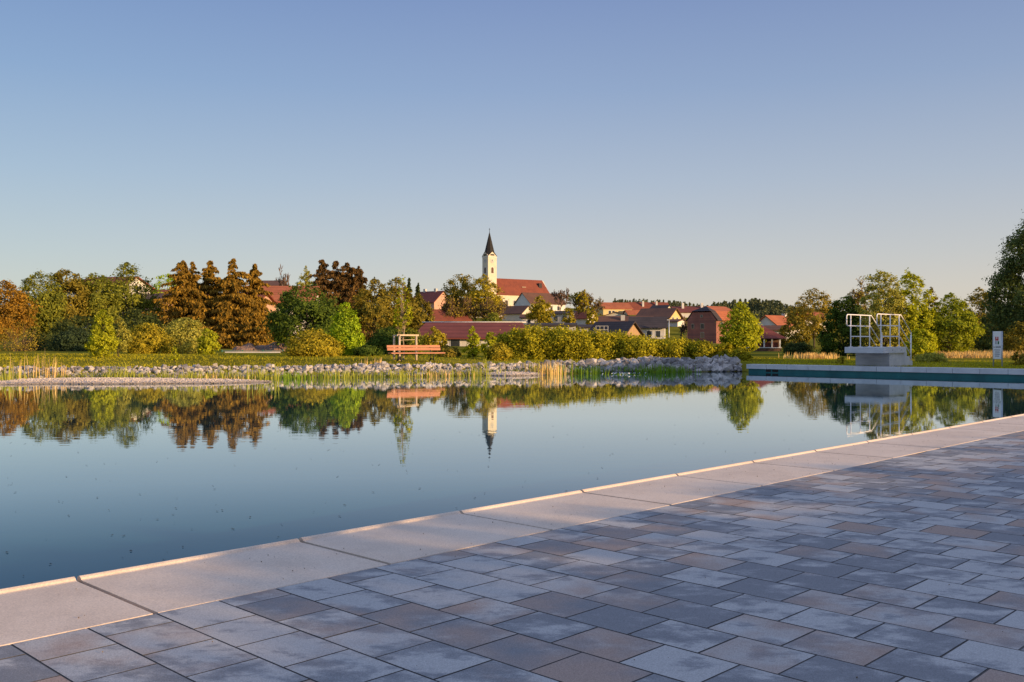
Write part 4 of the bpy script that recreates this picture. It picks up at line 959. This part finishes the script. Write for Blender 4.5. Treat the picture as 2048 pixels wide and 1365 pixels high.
# flat garage roofs
house('flat_shed','grey flat roofed shed right of the maroon hall',1105,118,-4,5.6,4,654,650.5,'greyw','tile_dark',ov=.3,cat='shed')
house('flat_shed','dark flat roofed shed behind the window frame rack',1195,150,-4,5.5,4,657,653,'greyw','tile_dark',ov=.3,cat='shed')
D=116; x=pxx(1204,D); z0=float(ground_z(x,D)); fr=empty('frame_rack',(x,D,z0),R(-8),'white metal frame rack standing before the timber barn','rack')
za,zb_=pyz(668,D)-z0,pyz(653,D)-z0; mb=MB()
for q in (-.72,-.25,.25,.72): mb.obox((q,0,0),(q,0,zb_),.05,.05)
for q in (za,(za+zb_)/2,zb_): mb.obox((-.745,0,q),(.745,0,q),.045,.045)
mb.build('frame',M['frame'],fr)
# open shed with white columns
D=72; x=pxx(1520,D); z0=float(ground_z(x,D))
sh=empty('open_shed',(x,D,z0),R(-4),'dark shed with red brown panels between white columns','shed')
Ls=pxx(1576,D)-pxx(1492,D); e=pyz(678,D)-z0; r=pyz(650,D)-z0
mb=MB(); mb.box(-Ls/2,Ls/2,.5,3,-.2,e); mb.build('wall',M['darkwood'],sh)
vs=[(-Ls/2-.2,-.3,e),(Ls/2+.4,-.3,e),(Ls/2+.4,3.2,e),(-Ls/2-.2,3.2,e),(-.7,1.5,r),(.35,1.5,r)]
mb=MB(); mb.add(vs,[(0,1,5,4),(1,2,5),(2,3,4,5),(3,0,4),(3,2,1,0)]); mb.build('roof',M['tile_maroon'],sh)
mb=MB(); mb.box(-Ls/2+.02,Ls/2-.02,-.05,.4,-.2,.28); mb.build('plinth',M['darkwood'],sh)
for i in range(6):
    xx=-Ls/2+.12+i*(Ls-.24)/5; mb=MB(); mb.box(xx-.055,xx+.055,-.1,.05,.285,e-.02); mb.build('column',M['frame'],sh)
    if i<5: mb=MB(); mb.box(xx+.1,xx+(Ls-.24)/5-.1,.1,.3,.285,e-.28); mb.build('panel',M['redwood'],sh)
mb=MB(); mb.box(-Ls/2,Ls/2,-.13,-.101,.24,.30); mb.build('sill_beam',M['frame'],sh)
# brick mill with mansard roof
D=152; x=pxx(1427,D); z0=float(ground_z(x,D)); ml=empty('brick_mill',(x,D,z0),R(42),'tall red brick mill with orange mansard roof behind the hedge end','mill')
a_=3.05; b_=2.75; e=pyz(642,D)-z0; k1=pyz(626,D)-z0; r=pyz(615,D)-z0
sec=[(-b_,-1),(b_,-1),(b_,e),(b_*.62,k1),(-b_*.62,k1),(-b_,e)]
mb=MB(); vs=[(xx,yy,zz) for xx in (-a_,a_) for yy,zz in sec]; mb.add(vs,[tuple(reversed(range(6))),tuple(range(6,12))]+[(i,(i+1)%6,6+(i+1)%6,6+i) for i in range(6)]); wl=mb.build('wall',M['brick'],ml)
def strip2(mb,pts,x0,x1,t=.12):
    for (y0,z0_),(y1,z1_) in zip(pts[:-1],pts[1:]):
        mb.add([(x0,y0,z0_),(x1,y0,z0_),(x1,y1,z1_),(x0,y1,z1_),(x0,y0,z0_+t),(x1,y0,z0_+t),(x1,y1,z1_+t),(x0,y1,z1_+t)],[(0,3,2,1),(4,5,6,7),(0,1,5,4),(1,2,6,5),(2,3,7,6),(3,0,4,7)])
mb=MB(); strip2(mb,[(-b_-.3,e-.12),(-b_*.64,k1+.05),(0,r)],-a_+1.15,a_+.2); strip2(mb,[(b_+.3,e-.12),(b_*.64,k1+.05),(0,r)],-a_+1.15,a_+.2); mb.build('roof',M['tile_orange'],ml)
mb=MB(); A1=-a_-.25; A2=-a_+1.149
ptsN=[(-b_-.3,e-.12),(-b_*.64,k1+.05)]
strip2(mb,ptsN,A1+.2,A2); strip2(mb,[(b_+.3,e-.12),(b_*.64,k1+.05)],A1+.2,A2)
mb.add([(A1,-b_*.66,k1+.16),(A1,b_*.66,k1+.16),(A2,0,r+.11),(A2,b_*.66,k1+.16),(A2,-b_*.66,k1+.16)],[(0,2,1),(1,2,3),(0,4,2)]); mb.build('half_hip_roof',M['tile_dark'],ml)
for face,u,zz,w,h in (('l',.05,pyz(654,D)-z0,.6,.75),('l',.05,pyz(671,D)-z0,.6,.75),('l',-.62,pyz(654,D)-z0,.42,.7),('f',-.55,pyz(651,D)-z0,.6,.7),('f',-.2,pyz(671,D)-z0,.6,.75),('f',.4,pyz(651,D)-z0,.6,.7),('l',.0,pyz(634,D)-z0,.3,.3)):
    mb=MB(); mb2=MB()
    if face=='l':
        yy=-u*b_; mb.box(-a_-.03,-a_+.05,yy-w/2-.06,yy+w/2+.06,zz-h/2-.06,zz+h/2+.06); mb2.box(-a_-.045,-a_+.05,yy-w/2,yy+w/2,zz-h/2,zz+h/2)
    else:
        xx=u*a_; mb.box(xx-w/2-.06,xx+w/2+.06,-b_-.03,-b_+.05,zz-h/2-.06,zz+h/2+.06); mb2.box(xx-w/2,xx+w/2,-b_-.045,-b_+.05,zz-h/2,zz+h/2)
    wf=mb.build('window',M['framedark'],wl); mb2.build('pane',M['pane'],wf)
# ------------------------------------------------------------------ church
D=516; x=pxx(979,D); z0=float(ground_z(x,D)); yaw=35
ch=empty('church',(x,D,z0),R(yaw),'cream village church with dark pointed spire and red nave roof','church')
S=5.5/2; ze=pyz(514,D)-z0; zg=pyz(505,D)-z0; zs=pyz(463.5,D)-z0; ztip=pyz(457,D)-z0
mb=MB(); mb.box(-S,S,-S,S,-1,ze)
for k in range(4):
    c_,s_=math.cos(k*math.pi/2),math.sin(k*math.pi/2)
    def rot(p): return (p[0]*c_-p[1]*s_,p[0]*s_+p[1]*c_,p[2])
    mb.add([rot(p) for p in ((-S,-S,ze),(S,-S,ze),(0,-S,zg),(-S,-S+1.2,ze),(S,-S+1.2,ze),(0,-S+1.2,zg))],[(0,1,2),(5,4,3),(0,2,5,3),(2,1,4,5)])
tw=mb.build('tower',M['cream'],ch)
mb=MB(); n8=[]
bz=ze+.15
ring=[]
for k in range(8):
    a=math.pi/8+k*math.pi/4; ring.append((S*1.06*math.cos(a)/math.cos(math.pi/8),S*1.06*math.sin(a)/math.cos(math.pi/8),bz+.2))
mb.add(ring+[(0,0,zs)],[(k,(k+1)%8,8) for k in range(8)]+[tuple(reversed(range(8)))])
for k in range(4):     # small roofs over the four gables
    c_,s_=math.cos(k*math.pi/2),math.sin(k*math.pi/2)
    mb.add([rot2 for rot2 in [(p[0]*c_-p[1]*s_,p[0]*s_+p[1]*c_,p[2]) for p in ((-S-.2,-S-.25,ze-.1),(0,-S-.25,zg+.25),(S+.2,-S-.25,ze-.1),(0,-.3,zg+.25),(-S*.6,-.6,ze+.2),(S*.6,-.6,ze+.2))]],[(0,1,3,4),(1,2,5,3)])
sp=mb.build('spire',M['slate'],tw)
mb=MB(); mb.tube([(0,0,zs-.6),(0,0,ztip)],.12,6); mb.obox((-.45,0,ztip-.7),(.45,0,ztip-.7),.14,.14); mb.build('cross',M['slate'],sp)
def wallpiece(mb,face,u,zc,prof,d0,d1,half):
    """prof: list of (t,z) outline; face f (-y) or l (-x)"""
    n=len(prof); vs=[]
    for d in (d0,d1):
        for t,z in prof:
            vs.append((u+t,-half-d,zc+z) if face=='f' else (-half-d,u-t,zc+z))
    mb.add(vs,[tuple(range(n)),tuple(reversed(range(n,2*n)))]+[(i,n+i,n+(i+1)%n,(i+1)%n) for i in range(n)])
def archp(w,h): return [(-w/2,-h/2),(w/2,-h/2)]+[(w/2*math.cos(a),h/2-w/2+w/2*math.sin(a)) for a in [i*math.pi/8 for i in range(9)]]
def discp(r): return [(r*math.cos(i*math.pi/8),r*math.sin(i*math.pi/8)) for i in range(16)]
for face in 'fl':
    mb=MB(); wallpiece(mb,face,0,pyz(542,D)-z0,archp(2.3,3.9),-.1,.06,S); wf=mb.build('window',M['white'],tw)
    mb=MB(); wallpiece(mb,face,0,pyz(542,D)-z0,archp(1.5,3.2),-.1,.12,S); mb.build('louvre',M['darkwood'],wf)
    mb=MB(); wallpiece(mb,face,0,pyz(523.5,D)-z0,discp(1.15),-.1,.08,S); ck=mb.build('clock_face',M['greyw'],tw)
    mb=MB(); wallpiece(mb,face,0,pyz(523.5,D)-z0,[(-.08,-.1),(.08,-.1),(.08,.85),(-.08,.85)],.08,.14,S); wallpiece(mb,face,0,pyz(523.5,D)-z0,[(-.55,-.08),(.1,-.08),(.1,.08),(-.55,.08)],.141,.17,S); mb.build('clock_hand',M['iron'],ck)
    mb=MB()
    for zz in (pyz(516,D)-z0,): wallpiece(mb,face,0,zz,[(-S-.15,-.2),(S+.15,-.2),(S+.15,.2),(-S-.15,.2)],-.1,.15,S)
    mb.build('cornice',M['white'],tw)
# nave
nl=36.4; nw=13.; ox=2.6; oy=4.2; zr=pyz(557,D)-z0; zev=pyz(588,D)-z0
mb=MB(); s=[(-nw/2,-1),(nw/2,-1),(nw/2,zev),(0,zr),(-nw/2,zev)]
vs=[(ox+xx,oy+yy,zz) for xx in (0,nl) for yy,zz in s]; mb.add(vs,[(0,4,3,2,1),(5,6,7,8,9)]+[(i,(i+1)%5,5+(i+1)%5,5+i) for i in range(5)]); nv=mb.build('nave',M['cream'],ch)
ov=.6; sl=(zr-zev)/(nw/2); B=nw/2+ov; oz=zev-sl*ov
vs=[(ox-.3,oy-B,oz),(ox+nl+.3,oy-B,oz),(ox+nl+.3,oy+B,oz),(ox-.3,oy+B,oz),(ox-.3,oy,zr),(ox+nl-1.,oy,zr)]
vs=[(a,b,c+.35) for a,b,c in vs]+[(a,b,c+.05) for a,b,c in vs]
mb=MB(); mb.add(vs,[(0,1,5,4),(2,3,4,5),(6,10,11,7),(8,11,10,9),(0,6,7,1),(2,8,9,3),(1,2,5),(7,11,8),(1,7,8,2),(3,9,10,4),(4,10,6,0)]); nr_=mb.build('roof',M['tile_red'],ch)
for q in (7,12.2,17.4,22.6,27.8):
    mb=MB()
    pr=archp(2.2,6.2); n=len(pr)
    def wp(mb,prof,d0,d1):
        n=len(prof); vs=[(ox+q+t,oy-nw/2-d,zev-6.2+z) for d in (d0,d1) for t,z in prof]
        mb.add(vs,[tuple(range(n)),tuple(reversed(range(n,2*n)))]+[(i,n+i,n+(i+1)%n,(i+1)%n) for i in range(n)])
    wp(mb,archp(2.3,6.2),-.1,.08); wf=mb.build('window',M['greyw'],nv)
    mb=MB(); wp(mb,archp(1.4,5.4),-.1,.14); mb.build('pane',M['pane'],wf)
mb=MB(); mb.box(ox+nl-5.6,ox+nl-3.6,oy-3.6,oy-1.6,zr-6,zr-1.6); mb.build('dormer',M['tile_dark'],nr_)
mb=MB(); mb.box(ox+19,ox+21.6,oy-3.9,oy-3.3,zr-sl*3.6+.3,zr-sl*3.6+.62); mb.build('snow_guard',M['framedark'],nr_)

# ------------------------------------------------------------------ far forest on the hill
def forest(label, xs, n, leafy, hm=1.):
    P0=[]; 
    for _ in range(n):
        px_=rng.uniform(xs[0],xs[1]); D_=rng.uniform(*xs[2]); top=np.interp(px_,xs[3],xs[4])+rng.uniform(-3,9)
        P0.append((px_,D_,top))
    Vs=[];Fs=[];off=0
    for px_,D_,top in P0:
        x=pxx(px_,D_); zt_=pyz(top,D_); hgt=rng.uniform(13,21)*D_/1150*hm; k=240; t=rng.random(k)**.8
        rr=hgt*.19*(1-t)**(.8 if rng.random()<.65 else .35)*np.sqrt(rng.random(k))+.15; a=rng.random(k)*6.28
        P=np.stack([x+rr*np.cos(a),D_+rr*np.sin(a),zt_-hgt+t*hgt],1); V_,F_=leaf_quads(P,hgt*.085,.6,up=(0,0,-.6)); Vs.append(V_);Fs.append(F_+off);off+=len(V_)
    o=link('forest',mesh_np('forest',np.concatenate(Vs),np.concatenate(Fs),M['far'])); tag(o,label,'forest',kind='stuff')
forest('dark distant conifer forest on the hill behind the red roofs',(1222,1425,(1050,1300),[1222,1230,1290,1340,1400,1425],[606,599,601,604,611,616]),230,False)
forest('distant conifer forest on the hill behind the round bright tree',(1425,1680,(700,900),[1425,1480,1520,1560,1600,1680],[608,602,600,606,618,624]),260,False,1.7)
forest('dark wooded slope below the distant conifers behind the brick mill',(1430,1720,(330,480),[1430,1520,1600,1720],[625,624,622,626]),240,False,1.9)
forest('distant wooded horizon behind the left village',(-200,1222,(1300,1700),[-200,600,850,1222],[640,636,622,622]),200,True)
forest('distant wooded horizon behind the right hand trees',(1680,2250,(800,1000),[1680,2250],[628,630]),130,True,1.6)

# ------------------------------------------------------------------ sky, sun, camera
w=bpy.data.worlds.new('World'); scene.world=w; w.use_nodes=True; nt=w.node_tree; nt.nodes.clear(); Lk=nt.links.new
out=nt.nodes.new('ShaderNodeOutputWorld'); bg=nt.nodes.new('ShaderNodeBackground'); sky=nt.nodes.new('ShaderNodeTexSky')
sky.sky_type='NISHITA'; sky.sun_disc=False; sky.sun_elevation=SUN_EL; sky.sun_rotation=SUN_AZ
sky.altitude=400; sky.air_density=1.; sky.dust_density=1.2; sky.ozone_density=2.5
# the Nishita sky, graded by elevation and azimuth towards the hazy lavender-to-peach evening sky, with extra brightness overhead added as fill
tc=nt.nodes.new('ShaderNodeTexCoord'); sx=nt.nodes.new('ShaderNodeSeparateXYZ'); Lk(tc.outputs['Generated'],sx.inputs[0])
rp=ramp(nt,[(0,(.74,.64,.53)),(.04,(.68,.625,.56)),(.085,(.58,.585,.595)),(.16,(.44,.505,.62)),(.25,(.30,.395,.595)),(.335,(.222,.306,.54)),(.5,(.30,.38,.66)),(.8,(.46,.55,.86))],sx.outputs['Z'])
az=nt.nodes.new('ShaderNodeMapRange'); az.inputs['From Min'].default_value=-.45; az.inputs['From Max'].default_value=.45; Lk(sx.outputs['X'],az.inputs[0])
tint=ramp(nt,[(0,(.88,.98,1.)),(.5,(.985,1.,1.)),(1,(1.,.985,.96))],az.outputs[0])
m1=nt.nodes.new('ShaderNodeMix'); m1.data_type='RGBA'; m1.blend_type='MULTIPLY'; m1.inputs['Factor'].default_value=1.; Lk(rp.outputs[0],m1.inputs['A']); Lk(tint.outputs[0],m1.inputs['B'])
gn=nt.nodes.new('ShaderNodeVectorMath'); gn.operation='SCALE'; gn.inputs[3].default_value=1.05/.15; Lk(m1.outputs['Result'],gn.inputs[0])
m2=nt.nodes.new('ShaderNodeMix'); m2.data_type='RGBA'; m2.inputs['Factor'].default_value=.85; Lk(sky.outputs[0],m2.inputs['A']); Lk(gn.outputs[0],m2.inputs['B'])
bg.inputs[1].default_value=.15
Lk(m2.outputs['Result'],bg.inputs[0]); Lk(bg.outputs[0],out.inputs[0])
sd=bpy.data.lights.new('sun','SUN'); sd.energy=7.; sd.angle=R(.5); sd.color=(1,.67,.35)
so=bpy.data.objects.new('sun',sd); col.objects.link(so)
dirs=Vector((math.sin(SUN_AZ)*math.cos(SUN_EL),math.cos(SUN_AZ)*math.cos(SUN_EL),math.sin(SUN_EL)))
so.rotation_euler=dirs.to_track_quat('Z','Y').to_euler(); so.location=dirs*50
cd=bpy.data.cameras.new('camera'); cd.sensor_width=36; cd.lens=F*36/2048; cd.clip_end=8000; cd.clip_start=.05
co=bpy.data.objects.new('camera',cd); col.objects.link(co); co.location=(0,0,EYE); co.rotation_euler=(R(90),0,0); scene.camera=co
scene.view_settings.view_transform='Standard'; scene.view_settings.look='None'; scene.view_settings.exposure=0; scene.view_settings.gamma=1
scene.render.engine='CYCLES'; scene.cycles.max_bounces=6
